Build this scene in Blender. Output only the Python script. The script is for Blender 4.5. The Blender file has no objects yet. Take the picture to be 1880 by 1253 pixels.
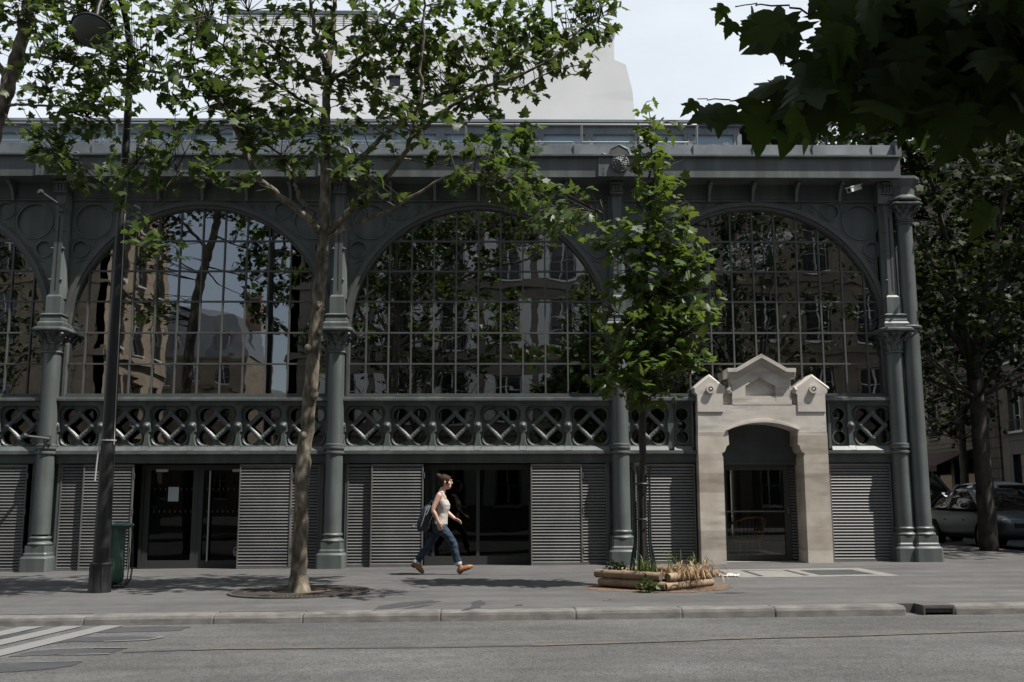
import bpy, math, random
import numpy as np
from mathutils import Vector, Matrix
from mathutils.geometry import tessellate_polygon
rad = math.radians
random.seed(7)
S = bpy.context.scene
COL = S.collection
PI = math.pi

# ------------------------------------------------------------------ camera
CAM_POS = Vector((0, -19.0, 1.24))
PITCH, YAW, ROLL, FPX = rad(8.9), rad(0.75), rad(0.1), 1870.0
_fw = Vector((math.sin(YAW)*math.cos(PITCH), math.cos(YAW)*math.cos(PITCH), math.sin(PITCH)))
_r0 = Vector((math.cos(YAW), -math.sin(YAW), 0)); _u0 = _r0.cross(_fw)
_rt = _r0*math.cos(ROLL) - _u0*math.sin(ROLL); _up = _u0*math.cos(ROLL) + _r0*math.sin(ROLL)
cd = bpy.data.cameras.new('camera'); cam = bpy.data.objects.new('camera', cd); COL.objects.link(cam)
m3 = Matrix((_rt, _up, -_fw)).transposed()
cam.matrix_world = Matrix.Translation(CAM_POS) @ m3.to_4x4()
cd.sensor_width = 36; cd.lens = FPX/1880*36; cd.clip_end = 3000; cd.clip_start = 0.05
S.camera = cam

def at(x, y, Y):
    """point on the real vertical plane at depth Y seen at photo pixel x, y"""
    d = _fw + _rt*((x-940)/FPX) - _up*((y-626.5)/FPX)
    return CAM_POS + d*((Y-CAM_POS.y)/d.y)
def gz(x):
    """height of the pavement: the street climbs gently to the right"""
    return 0.065 + 0.009*max(-40, min(40, x))

# ------------------------------------------------------------------ mesh builder
class MB:
    def __init__(s): s.v = []; s.f = []; s.m = []; s.mi = 0
    def add(s, V, F):
        o = len(s.v); s.v.extend([tuple(p) for p in V])
        s.f.extend([tuple(i+o for i in f) for f in F]); s.m.extend([s.mi]*len(F)); return s
    def box(s, x0, x1, y0, y1, z0, z1):
        V = [(x0,y0,z0),(x1,y0,z0),(x1,y1,z0),(x0,y1,z0),(x0,y0,z1),(x1,y0,z1),(x1,y1,z1),(x0,y1,z1)]
        return s.add(V, [(0,3,2,1),(4,5,6,7),(0,1,5,4),(1,2,6,5),(2,3,7,6),(3,0,4,7)])
    def bar(s, a, b, w, t, up=(0,0,1)):
        a = Vector(a); b = Vector(b); d = (b-a).normalized(); u = Vector(up)
        if abs(d.dot(u)) > 0.98: u = Vector((0,1,0))
        n = d.cross(u).normalized(); u = n.cross(d).normalized()
        V = []
        for p in (a, b):
            for i, j in ((-1,-1),(1,-1),(1,1),(-1,1)): V.append(p + n*(i*w/2) + u*(j*t/2))
        return s.add(V, [(0,1,2,3),(7,6,5,4),(0,4,5,1),(1,5,6,2),(2,6,7,3),(3,7,4,0)])
    def bevel_bar(s, a, b, w, y0, y1, c=.02):
        """flat bar in the x, z plane from a to b, front face at y0 with chamfered long edges"""
        d = Vector((b[0]-a[0], b[1]-a[1])).normalized(); n = (-d.y, d.x); R = []
        for q in (a, b):
            R.append([(q[0]+n[0]*k, y, q[1]+n[1]*k) for k, y in ((-w/2,y1),(-w/2,y0+c),(-w/2+c,y0),(w/2-c,y0),(w/2,y0+c),(w/2,y1))])
        return s.loft(R)
    def band(s, P0, y0, P1, y1):
        """sloping band between two outlines of equal length in x, z"""
        n = len(P0); V = [(x,y0,z) for x,z in P0] + [(x,y1,z) for x,z in P1]
        return s.add(V, [(i,(i+1)%n,n+(i+1)%n,n+i) for i in range(n)])
    def profile_x(s, pts, x0, x1):
        """closed profile of (y, z) points swept along x"""
        n = len(pts); V = [(x0,y,z) for y,z in pts] + [(x1,y,z) for y,z in pts]
        F = [(i, (i+1) % n, n+(i+1) % n, n+i) for i in range(n)] + [tuple(range(n-1,-1,-1)), tuple(range(n,2*n))]
        return s.add(V, F)
    def lathe(s, prof, c, n=24, sx=1, sy=1, rot=0, caps=True):
        """prof of (r, z) turned about a vertical axis through c"""
        V = []; F = []
        for r, z in prof:
            for k in range(n):
                a = rot + 2*PI*k/n; V.append((c[0]+r*sx*math.cos(a), c[1]+r*sy*math.sin(a), c[2]+z))
        for j in range(len(prof)-1):
            for k in range(n):
                k2 = (k+1) % n; F.append((j*n+k, j*n+k2, (j+1)*n+k2, (j+1)*n+k))
        if caps: F.append(tuple(range(n-1,-1,-1))); F.append(tuple((len(prof)-1)*n+k for k in range(n)))
        return s.add(V, F)
    def tube(s, P, R, n=8, caps=True):
        P = [Vector(p) for p in P]; V = []; F = []
        if not hasattr(R, '__len__'): R = [R]*len(P)
        u = None
        for i, p in enumerate(P):
            d = (P[min(i+1, len(P)-1)] - P[max(i-1, 0)])
            d = d.normalized() if d.length > 1e-9 else Vector((0,0,1))
            if u is None:
                u = d.cross(Vector((0,0,1)))
                if u.length < 0.1: u = d.cross(Vector((1,0,0)))
            u = (u - d*u.dot(d)).normalized(); w = d.cross(u)
            for k in range(n):
                a = 2*PI*k/n; V.append(p + u*(R[i]*math.cos(a)) + w*(R[i]*math.sin(a)))
        for j in range(len(P)-1):
            for k in range(n):
                k2 = (k+1) % n; F.append((j*n+k, j*n+k2, (j+1)*n+k2, (j+1)*n+k))
        if caps: F.append(tuple(range(n-1,-1,-1))); F.append(tuple((len(P)-1)*n+k for k in range(n)))
        return s.add(V, F)
    def ball(s, c, r, n=10, m=6, sx=1, sy=1, sz=1):
        prof = [(max(1e-4, r*math.sin(PI*j/m)), -r*sz*math.cos(PI*j/m)) for j in range(m+1)]
        return s.lathe(prof, c, n, sx, sy, caps=False)
    def loft(s, rings, caps=True):
        """list of rings with equal point counts"""
        n = len(rings[0]); V = [p for r in rings for p in r]; F = []
        for j in range(len(rings)-1):
            for k in range(n):
                k2 = (k+1) % n; F.append((j*n+k, j*n+k2, (j+1)*n+k2, (j+1)*n+k))
        if caps: F.append(tuple(range(n-1,-1,-1))); F.append(tuple((len(rings)-1)*n+k for k in range(n)))
        return s.add(V, F)
    def plate(s, polys, y0, y1, fn=None):
        """flat plate with holes: outline and holes in (x, z), from y0 to y1"""
        flat = [p for pl in polys for p in pl]; N = len(flat)
        tris = tessellate_polygon([[Vector((p[0], p[1], 0)) for p in pl] for pl in polys])
        V = [(p[0], y0, p[1]) for p in flat] + [(p[0], y1, p[1]) for p in flat]
        F = []
        for a, b, c in tris:
            A, B, Cc = flat[a], flat[b], flat[c]
            cr = (B[0]-A[0])*(Cc[1]-A[1]) - (B[1]-A[1])*(Cc[0]-A[0])
            if cr < 0: a, b, c = a, c, b
            F.append((a, b, c)); F.append((N+a, N+c, N+b))
        o = 0
        for pl in polys:
            n = len(pl)
            for i in range(n):
                j = (i+1) % n; F.append((o+i, N+o+i, N+o+j, o+j))
            o += n
        if fn: V = [fn(p) for p in V]
        return s.add(V, F)
    def ring(s, cx, cz, r0, r1, y0, y1, n=28):
        c0 = [(cx+r0*math.cos(2*PI*k/n), cz+r0*math.sin(2*PI*k/n)) for k in range(n)]
        c1 = [(cx+r1*math.cos(2*PI*k/n), cz+r1*math.sin(2*PI*k/n)) for k in range(n)]
        V = [(x,y0,z) for x,z in c0] + [(x,y0,z) for x,z in c1] + [(x,y1,z) for x,z in c0] + [(x,y1,z) for x,z in c1]
        F = []
        for k in range(n):
            j = (k+1) % n
            F += [(k,n+k,n+j,j), (2*n+k,2*n+j,3*n+j,3*n+k), (k,j,2*n+j,2*n+k), (n+k,3*n+k,3*n+j,n+j)]
        return s.add(V, F)
    def mesh(s, name, mats, smooth=0):
        me = bpy.data.meshes.new(name); me.from_pydata(s.v, [], s.f)
        if not isinstance(mats, (list, tuple)): mats = [mats]
        for m in mats: me.materials.append(m)
        if len(mats) > 1: me.polygons.foreach_set('material_index', s.m)
        me.validate(); me.update()
        if smooth:
            me.polygons.foreach_set('use_smooth', [True]*len(me.polygons))
            if smooth < 180: me.set_sharp_from_angle(angle=rad(smooth))
        return me
    def build(s, name, mats, parent=None, smooth=0, loc=None):
        return link(name, s.mesh(name, mats, smooth), parent, loc)

def link(name, me, parent=None, loc=None):
    o = bpy.data.objects.new(name, me); COL.objects.link(o)
    if parent is not None: o.parent = parent
    if loc is not None: o.location = loc
    return o
def tag(o, label=None, cat=None, group=None, kind=None):
    if label: o['label'] = label
    if cat: o['category'] = cat
    if group: o['group'] = group
    if kind: o['kind'] = kind
    return o
def thing(name, label, cat, loc=(0,0,0), rz=0, group=None):
    o = bpy.data.objects.new(name, None); COL.objects.link(o); o.empty_display_size = 0.2
    o.location = loc; o.rotation_euler = (0,0,rz)
    return tag(o, label, cat, group)
def dup(o, parent=None, loc=None, rz=None):
    c = o.copy(); COL.objects.link(c)
    if parent is not None: c.parent = parent
    if loc is not None: c.location = loc
    if rz is not None: c.rotation_euler = (0,0,rz)
    for ch in list(o.children): dup(ch, c)
    return c
def circ(cx, cz, r, n=28, a0=0, a1=2*PI, end=False):
    k = n+1 if end else n
    return [(cx+r*math.cos(a0+(a1-a0)*i/n), cz+r*math.sin(a0+(a1-a0)*i/n)) for i in range(k)]
def baked(ob, mods):
    """mesh of ob with the modifiers applied"""
    for t, kw in mods:
        md = ob.modifiers.new(t, t)
        for k, v in kw.items(): setattr(md, k, v)
    dg = bpy.context.evaluated_depsgraph_get(); dg.update()
    me = bpy.data.meshes.new_from_object(ob.evaluated_get(dg)); ob.modifiers.clear(); return me

# ------------------------------------------------------------------ materials
def mat(name, col, rough=0.6, metal=0.0, var=0.0, vscale=3.0, bump=0.0, bscale=40.0, spec=0.5, col2=None, detail=6, dist=0.02, coords='Object'):
    m = bpy.data.materials.new(name); m.use_nodes = True
    nt = m.node_tree; b = nt.nodes['Principled BSDF']; N = nt.nodes.new; L = nt.links.new
    b.inputs['Base Color'].default_value = (*col, 1); b.inputs['Roughness'].default_value = rough
    b.inputs['Metallic'].default_value = metal; b.inputs['Specular IOR Level'].default_value = spec
    if var or col2 or bump:
        tc = N('ShaderNodeTexCoord')
    if var or col2:
        no = N('ShaderNodeTexNoise'); no.inputs['Scale'].default_value = vscale; no.inputs['Detail'].default_value = detail
        no.inputs['Roughness'].default_value = 0.65
        L(tc.outputs[coords], no.inputs['Vector'])
        cr = N('ShaderNodeValToRGB'); cr.color_ramp.elements[0].position = 0.32; cr.color_ramp.elements[1].position = 0.68
        c2 = col2 or tuple(min(1, c*(1+var)) for c in col); c1 = col if col2 else tuple(c*(1-var) for c in col)
        cr.color_ramp.elements[0].color = (*c1, 1); cr.color_ramp.elements[1].color = (*c2, 1)
        L(no.outputs['Fac'], cr.inputs['Fac']); L(cr.outputs['Color'], b.inputs['Base Color'])
        rr = N('ShaderNodeMapRange'); rr.inputs['To Min'].default_value = max(0.03, rough-0.1); rr.inputs['To Max'].default_value = min(1, rough+0.1)
        L(no.outputs['Fac'], rr.inputs['Value']); L(rr.outputs['Result'], b.inputs['Roughness'])
    if bump:
        n2 = N('ShaderNodeTexNoise'); n2.inputs['Scale'].default_value = bscale; n2.inputs['Detail'].default_value = 5
        L(tc.outputs[coords], n2.inputs['Vector'])
        bp = N('ShaderNodeBump'); bp.inputs['Strength'].default_value = bump; bp.inputs['Distance'].default_value = dist
        L(n2.outputs['Fac'], bp.inputs['Height']); L(bp.outputs['Normal'], b.inputs['Normal'])
    return m

def glass_mat(name, refl=0.25, tint=(0.5,0.52,0.53), wav=0.0, wscale=1.5, rough=0.0, rcol=(1,1,1)):
    m = bpy.data.materials.new(name); m.use_nodes = True
    nt = m.node_tree; nt.nodes.clear(); N = nt.nodes.new; L = nt.links.new
    out = N('ShaderNodeOutputMaterial'); mix = N('ShaderNodeMixShader'); gl = N('ShaderNodeBsdfGlossy'); tr = N('ShaderNodeBsdfTransparent')
    gl.inputs['Roughness'].default_value = rough; gl.inputs['Color'].default_value = (*rcol, 1); tr.inputs['Color'].default_value = (*tint, 1)
    fr = N('ShaderNodeFresnel'); fr.inputs['IOR'].default_value = 1.5
    ma = N('ShaderNodeMath'); ma.operation = 'ADD'; ma.inputs[1].default_value = refl-0.04; ma.use_clamp = True
    L(fr.outputs[0], ma.inputs[0]); L(ma.outputs[0], mix.inputs[0]); L(tr.outputs[0], mix.inputs[1]); L(gl.outputs[0], mix.inputs[2])
    if wav:
        tc = N('ShaderNodeTexCoord'); no = N('ShaderNodeTexNoise'); no.inputs['Scale'].default_value = wscale; no.inputs['Detail'].default_value = 1.5
        mp = N('ShaderNodeMapping'); mp.inputs['Scale'].default_value = (1, 1, 1.8)
        L(tc.outputs['Object'], mp.inputs['Vector']); L(mp.outputs[0], no.inputs['Vector'])
        bp = N('ShaderNodeBump'); bp.inputs['Strength'].default_value = 1.0; bp.inputs['Distance'].default_value = wav
        L(no.outputs['Fac'], bp.inputs['Height']); L(bp.outputs['Normal'], gl.inputs['Normal'])
    L(mix.outputs[0], out.inputs['Surface'])
    return m

def leaf_mat(name, c1, c2, trans=(0.16,0.24,0.03), tw=0.35, rough=0.45, spec=0.4):
    m = bpy.data.materials.new(name); m.use_nodes = True
    nt = m.node_tree; b = nt.nodes['Principled BSDF']; N = nt.nodes.new; L = nt.links.new; out = nt.nodes['Material Output']
    g = N('ShaderNodeNewGeometry'); cr = N('ShaderNodeValToRGB')
    cr.color_ramp.elements[0].color = (*c1, 1); cr.color_ramp.elements[1].color = (*c2, 1)
    L(g.outputs['Random Per Island'], cr.inputs['Fac']); L(cr.outputs[0], b.inputs['Base Color'])
    b.inputs['Roughness'].default_value = rough; b.inputs['Specular IOR Level'].default_value = spec
    t = N('ShaderNodeBsdfTranslucent'); t.inputs['Color'].default_value = (*trans, 1)
    mx = N('ShaderNodeMixShader'); mx.inputs[0].default_value = tw
    L(b.outputs[0], mx.inputs[1]); L(t.outputs[0], mx.inputs[2]); L(mx.outputs[0], out.inputs['Surface'])
    return m

M = {}
M['iron'] = mat('iron_paint', (0.092,0.103,0.103), 0.33, var=0.22, vscale=2.2, bump=0.12, bscale=60, dist=0.004)
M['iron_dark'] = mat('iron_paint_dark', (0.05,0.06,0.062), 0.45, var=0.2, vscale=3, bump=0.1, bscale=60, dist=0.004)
M['frame'] = mat('window_frame_paint', (0.082,0.088,0.086), 0.45, var=0.15, vscale=4)
M['slat'] = mat('louvre_paint', (0.125,0.124,0.12), 0.5, var=0.25, vscale=1.4)
M['dark'] = mat('dark_recess', (0.012,0.012,0.013), 0.8)
M['door_metal'] = mat('door_metal', (0.035,0.038,0.038), 0.5)
M['steel'] = mat('brushed_steel', (0.45,0.45,0.44), 0.35, metal=0.8)
M['zinc'] = mat('zinc_sheet', (0.115,0.13,0.143), 0.45, metal=0.2, var=0.3, vscale=1.8)
M['white_metal'] = mat('white_metal', (0.6,0.6,0.58), 0.4)
M['black_metal'] = mat('black_cast_iron', (0.012,0.012,0.013), 0.5, var=0.3, vscale=8, bump=0.2, bscale=50, dist=0.004)
M['zinc_pale'] = mat('pale_zinc', (0.2,0.22,0.235), 0.5, var=0.2, vscale=1.8)
M['guard_green'] = mat('dark_green_paint', (0.007,0.012,0.010), 0.45)
M['window_glass'] = glass_mat('hall_window_glass', 0.29, (0.42,0.43,0.42), wav=0.0022, wscale=1.1, rcol=(0.95,0.97,1))
M['frieze_glass'] = glass_mat('frieze_glass', 0.17, (0.42,0.43,0.42), wav=0.0015, wscale=1.1)
M['door_glass'] = glass_mat('door_glass', 0.025, (0.35,0.36,0.37), wav=0.0015, wscale=1.0)
M['clear_glass'] = glass_mat('clear_door_glass', 0.05, (0.8,0.81,0.8))
M['plain_glass'] = glass_mat('plain_glass', 0.12, (0.3,0.31,0.32))
M['car_glass'] = glass_mat('car_glass', 0.12, (0.12,0.13,0.13))
M['pane_dark'] = mat('house_pane', (0.014,0.017,0.022), 0.08, spec=0.8)
M['interior'] = mat('interior_wall', (0.10,0.085,0.07), 0.8, var=0.3, vscale=1)
M['int_floor'] = mat('interior_floor', (0.045,0.042,0.04), 0.4)
M['paper'] = mat('white_paper', (0.5,0.56,0.6), 0.7)
M['roof_zinc'] = mat('mansard_zinc', (0.075,0.08,0.088), 0.5, var=0.2, vscale=1)
M['bark'] = None
def iron_paint(name, base, rough=.46):
    m = bpy.data.materials.new(name); m.use_nodes = True; nt = m.node_tree; b = nt.nodes['Principled BSDF']
    a = tex(nt, 'Noise', 1.6, 6); st = tex(nt, 'Noise', 5.0, 5, scl=(1,1,.09)); sp = tex(nt, 'Noise', 26, 4)
    r = ramp(nt, [(.3, tuple(c*.78 for c in base)), (.7, tuple(c*1.2 for c in base))]); nt.links.new(a.outputs['Fac'], r.inputs['Fac'])
    r2 = ramp(nt, [(.42, (.8,.8,.8)), (.68, (1.25,1.25,1.22))]); nt.links.new(st.outputs['Fac'], r2.inputs['Fac'])
    c = mixc(nt, r.outputs[0], r2.outputs[0], 1.0, 'MULTIPLY')
    r3 = ramp(nt, [(.66, (0,0,0)), (.74, (.35,.35,.35))]); nt.links.new(sp.outputs['Fac'], r3.inputs['Fac'])
    c = mixc(nt, c, (.10,.085,.07), r3.outputs[0])
    nt.links.new(c, b.inputs['Base Color'])
    mr = nt.nodes.new('ShaderNodeMapRange'); mr.inputs['To Min'].default_value = rough-.1; mr.inputs['To Max'].default_value = rough+.1
    nt.links.new(st.outputs['Fac'], mr.inputs['Value']); nt.links.new(mr.outputs[0], b.inputs['Roughness'])
    b.inputs['Specular IOR Level'].default_value = .7
    bump(nt, b, sp.outputs['Fac'], .15, .004)
    return m
def node_mat(name):
    m = bpy.data.materials.new(name); m.use_nodes = True
    return m, m.node_tree, m.node_tree.nodes['Principled BSDF']
def ramp(nt, stops):
    r = nt.nodes.new('ShaderNodeValToRGB'); e = r.color_ramp.elements
    e[0].position, e[0].color = stops[0][0], (*stops[0][1], 1); e[1].position, e[1].color = stops[1][0], (*stops[1][1], 1)
    for p, c in stops[2:]:
        x = e.new(p); x.color = (*c, 1)
    return r
def tex(nt, kind, scale, detail=4, coords='Object', scl=None, **kw):
    n = nt.nodes.new('ShaderNodeTex'+kind)
    n.inputs['Scale'].default_value = scale
    if 'Detail' in n.inputs: n.inputs['Detail'].default_value = detail
    for k, v in kw.items(): setattr(n, k, v)
    tc = nt.nodes.new('ShaderNodeTexCoord')
    if scl:
        mp = nt.nodes.new('ShaderNodeMapping'); mp.inputs['Scale'].default_value = scl
        nt.links.new(tc.outputs[coords], mp.inputs['Vector']); nt.links.new(mp.outputs[0], n.inputs['Vector'])
    else: nt.links.new(tc.outputs[coords], n.inputs['Vector'])
    return n
def mixc(nt, a, b, fac, mode='MIX'):
    n = nt.nodes.new('ShaderNodeMixRGB'); n.blend_type = mode
    for i, s in ((1, a), (2, b)):
        if isinstance(s, tuple): n.inputs[i].default_value = (*s, 1)
        else: nt.links.new(s, n.inputs[i])
    if isinstance(fac, (int, float)): n.inputs[0].default_value = fac
    else: nt.links.new(fac, n.inputs[0])
    return n.outputs[0]
def bump(nt, b, h, strength, dist):
    n = nt.nodes.new('ShaderNodeBump'); n.inputs['Strength'].default_value = strength; n.inputs['Distance'].default_value = dist
    nt.links.new(h, n.inputs['Height']); nt.links.new(n.outputs[0], b.inputs['Normal'])

M['iron'] = iron_paint('iron_paint_weathered', (.080,.094,.092), .5)
# bark of a plane tree: olive, beige and grey flaking patches
def plane_bark(name, cols, vs=7):
    m, nt, b = node_mat(name)
    d = tex(nt, 'Noise', 5, 5, scl=(1,1,0.6)); v = tex(nt, 'Noise', vs, 3, scl=(1.2,1.2,0.55))
    r = ramp(nt, [(0.36, cols[0]), (0.63, cols[2]), (0.44, cols[1]), (0.54, cols[1])])
    r.color_ramp.interpolation = 'B_SPLINE'
    nt.links.new(v.outputs['Fac'], r.inputs['Fac'])
    r2 = ramp(nt, [(0.3, (0.55,0.52,0.48)), (0.7, (1.15,1.12,1.05))]); nt.links.new(d.outputs['Fac'], r2.inputs['Fac'])
    c = mixc(nt, r.outputs[0], r2.outputs[0], 1.0, 'MULTIPLY')
    nt.links.new(c, b.inputs['Base Color']); b.inputs['Roughness'].default_value = 0.85
    f = tex(nt, 'Noise', 30, 6, scl=(1,1,0.4)); bump(nt, b, f.outputs['Fac'], 0.6, 0.012)
    return m
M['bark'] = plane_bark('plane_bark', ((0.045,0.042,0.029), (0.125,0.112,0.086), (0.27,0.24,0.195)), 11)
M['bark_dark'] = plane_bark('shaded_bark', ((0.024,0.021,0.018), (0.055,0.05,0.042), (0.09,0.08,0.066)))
M['twig'] = mat('twig_bark', (0.03,0.026,0.02), 0.9, var=0.3, vscale=15)
M['bark_young'] = mat('young_bark', (0.028,0.024,0.020), 0.85, var=0.4, vscale=20, bump=0.4, bscale=60, dist=0.006)

def asphalt(name, base, grain, fleck, bstr=0.5):
    m, nt, b = node_mat(name)
    big = tex(nt, 'Noise', 0.55, 6); mid = tex(nt, 'Noise', 5, 5); fine = tex(nt, 'Voronoi', grain, feature='F1')
    fine2 = tex(nt, 'Noise', grain*0.7, 2)
    r1 = ramp(nt, [(0.3, tuple(c*0.82 for c in base)), (0.72, tuple(c*1.16 for c in base))]); nt.links.new(big.outputs['Fac'], r1.inputs['Fac'])
    r2 = ramp(nt, [(0.3, (0.88,0.88,0.88)), (0.7, (1.1,1.1,1.1))]); nt.links.new(mid.outputs['Fac'], r2.inputs['Fac'])
    c = mixc(nt, r1.outputs[0], r2.outputs[0], 1.0, 'MULTIPLY')
    r3 = ramp(nt, [(0.0, (1-fleck,)*3), (1.0, (1+fleck*1.3,)*3)]); nt.links.new(fine.outputs['Color'], r3.inputs['Fac'])
    c = mixc(nt, c, r3.outputs[0], 1.0, 'MULTIPLY')
    r4 = ramp(nt, [(0.35, (0.78,0.78,0.78)), (0.6, (1.06,1.06,1.06))]); nt.links.new(fine2.outputs['Fac'], r4.inputs['Fac'])
    c = mixc(nt, c, r4.outputs[0], 0.8, 'MULTIPLY')
    gum = tex(nt, 'Voronoi', 2.6); r5 = ramp(nt, [(0.035, (.62,.62,.63)), (0.055, (1,1,1))]); nt.links.new(gum.outputs['Distance'], r5.inputs['Fac'])
    c = mixc(nt, c, r5.outputs[0], .75, 'MULTIPLY')
    sw = tex(nt, 'Noise', 1.1, 6, scl=(.35,2.2,1)); r6 = ramp(nt, [(.36, (.84,.84,.85)), (.62, (1.07,1.07,1.06))]); nt.links.new(sw.outputs['Fac'], r6.inputs['Fac'])
    c = mixc(nt, c, r6.outputs[0], 1.0, 'MULTIPLY')
    nt.links.new(c, b.inputs['Base Color']); b.inputs['Roughness'].default_value = 0.85; b.inputs['Specular IOR Level'].default_value = 0.3
    bump(nt, b, fine.outputs['Distance'], bstr, 0.012)
    return m
M['road'] = asphalt('road_asphalt', (0.064,0.063,0.062), 50, 0.6, 0.8)
M['pave'] = asphalt('pavement_asphalt', (0.082,0.0805,0.080), 120, 0.2, 0.25)
M['patch'] = asphalt('smooth_asphalt_patch', (0.043,0.045,0.049), 120, 0.2, 0.2)
M['seam'] = asphalt('sealed_seam', (0.046,0.045,0.044), 100, 0.3, 0.2)

def worn_paint(name, col, wear=0.5, scale=9):
    m, nt, b = node_mat(name)
    n = tex(nt, 'Noise', scale, 8); n2 = tex(nt, 'Voronoi', 62)
    ad = nt.nodes.new('ShaderNodeMath'); ad.operation = 'MULTIPLY_ADD'; ad.inputs[1].default_value = 0.22
    nt.links.new(n2.outputs['Distance'], ad.inputs[0]); nt.links.new(n.outputs['Fac'], ad.inputs[2])
    r = ramp(nt, [(wear-0.05, (0,0,0)), (wear+0.08, (1,1,1))]); nt.links.new(ad.outputs[0], r.inputs['Fac'])
    nt.links.new(mixc(nt, (0.064,0.063,0.062), col, r.outputs[0]), b.inputs['Base Color']); b.inputs['Roughness'].default_value = 0.75
    return m
M['line_white'] = worn_paint('road_paint_white', (0.165,0.165,0.162), 0.46)
M['line_faint'] = worn_paint('road_paint_faint', (0.115,0.115,0.113), 0.6, 14)
M['line_yellow'] = worn_paint('road_paint_yellow', (0.115,0.093,0.062), 0.70, 6)

def stone(name, c1, c2, c3, bstr=0.35, sc=1.0, pits=0.5, course=False):
    m, nt, b = node_mat(name)
    a = tex(nt, 'Noise', 2.6*sc, 8); st = tex(nt, 'Noise', 3.0*sc, 6, scl=(0.5,0.5,2.5)); p = tex(nt, 'Voronoi', 34*sc); fi = tex(nt, 'Noise', 70*sc, 4)
    r = ramp(nt, [(0.33, c1), (0.68, c2)]); nt.links.new(a.outputs['Fac'], r.inputs['Fac'])
    r2 = ramp(nt, [(0.52, (0,0,0)), (0.75, (1,1,1))]); nt.links.new(st.outputs['Fac'], r2.inputs['Fac'])
    c = mixc(nt, r.outputs[0], c3, r2.outputs[0])
    r3 = ramp(nt, [(0.04, (1-pits,)*3), (0.16, (1,1,1))]); nt.links.new(p.outputs['Distance'], r3.inputs['Fac'])
    n4 = tex(nt, 'Noise', 1.6*sc, 3); r5 = ramp(nt, [(0.5, (0,0,0)), (0.65, (1,1,1))]); nt.links.new(n4.outputs['Fac'], r5.inputs['Fac'])
    c = mixc(nt, c, mixc(nt, c, r3.outputs[0], 1.0, 'MULTIPLY'), r5.outputs[0])
    if course:       # stone courses: each block a little different, with fine joints
        tc = nt.nodes.new('ShaderNodeTexCoord'); s = nt.nodes.new('ShaderNodeSeparateXYZ'); nt.links.new(tc.outputs['Object'], s.inputs[0])
        def mth(op, a, v):
            n = nt.nodes.new('ShaderNodeMath'); n.operation = op; nt.links.new(a, n.inputs[0]); n.inputs[1].default_value = v; return n.outputs[0]
        dv = mth('DIVIDE', s.outputs[2], .345); fl = mth('FLOOR', dv, 0); fr = mth('FRACT', dv, 0)
        gx = mth('GREATER_THAN', s.outputs[0], 0); ad = nt.nodes.new('ShaderNodeMath'); ad.operation = 'MULTIPLY_ADD'; nt.links.new(gx, ad.inputs[0]); ad.inputs[1].default_value = 7.3; nt.links.new(fl, ad.inputs[2])
        wn = nt.nodes.new('ShaderNodeTexWhiteNoise'); wn.noise_dimensions = '1D'; nt.links.new(ad.outputs[0], wn.inputs['W'])
        r7 = ramp(nt, [(0, (.80,.78,.75)), (1, (1.14,1.14,1.13))]); nt.links.new(wn.outputs['Value'], r7.inputs['Fac'])
        c = mixc(nt, c, r7.outputs[0], 1.0, 'MULTIPLY')
        r8 = ramp(nt, [(.0, (.55,.52,.48)), (.022, (1,1,1))]); nt.links.new(fr, r8.inputs['Fac']); c = mixc(nt, c, r8.outputs[0], .7, 'MULTIPLY')
    nt.links.new(c, b.inputs['Base Color']); b.inputs['Roughness'].default_value = 0.9; b.inputs['Specular IOR Level'].default_value = 0.25
    bump(nt, b, fi.outputs['Fac'], bstr, 0.008)
    return m
M['portal_stone'] = stone('portal_limestone', (0.48,0.445,0.40), (0.60,0.565,0.52), (0.33,0.32,0.305))
M['portal_low'] = stone('portal_weathered_limestone', (0.40,0.355,0.30), (0.55,0.505,0.45), (0.31,0.28,0.24), pits=0.6, course=True)
M['kerb'] = stone('kerb_granite', (0.115,0.112,0.105), (0.185,0.178,0.167), (0.085,0.083,0.08), 1.0, 2.0, 0.45)
M['hatch'] = stone('hatch_concrete', (0.175,0.17,0.158), (0.225,0.218,0.2), (0.14,0.137,0.13), 0.3, 2.0)
M['white_wall'] = stone('white_render', (0.70,0.70,0.69), (0.78,0.78,0.77), (0.62,0.62,0.615), 0.1, 0.12, 0.0)
M['white_wall_b'] = stone('white_render_clean', (0.78,0.79,0.79), (0.84,0.85,0.85), (0.74,0.75,0.75), 0.1, 0.12, 0.0)
M['facade_cream'] = stone('cream_limestone', (0.27,0.215,0.155), (0.35,0.285,0.21), (0.2,0.16,0.12), 0.2, 0.35, 0.1)
M['facade_grey'] = stone('grey_plaster', (0.15,0.132,0.108), (0.2,0.178,0.148), (0.11,0.098,0.082), 0.15, 0.3, 0.1)
M['facade_brown'] = stone('brown_ashlar', (0.15,0.122,0.09), (0.205,0.168,0.125), (0.11,0.09,0.068), 0.3, 0.4, 0.2)
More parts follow.
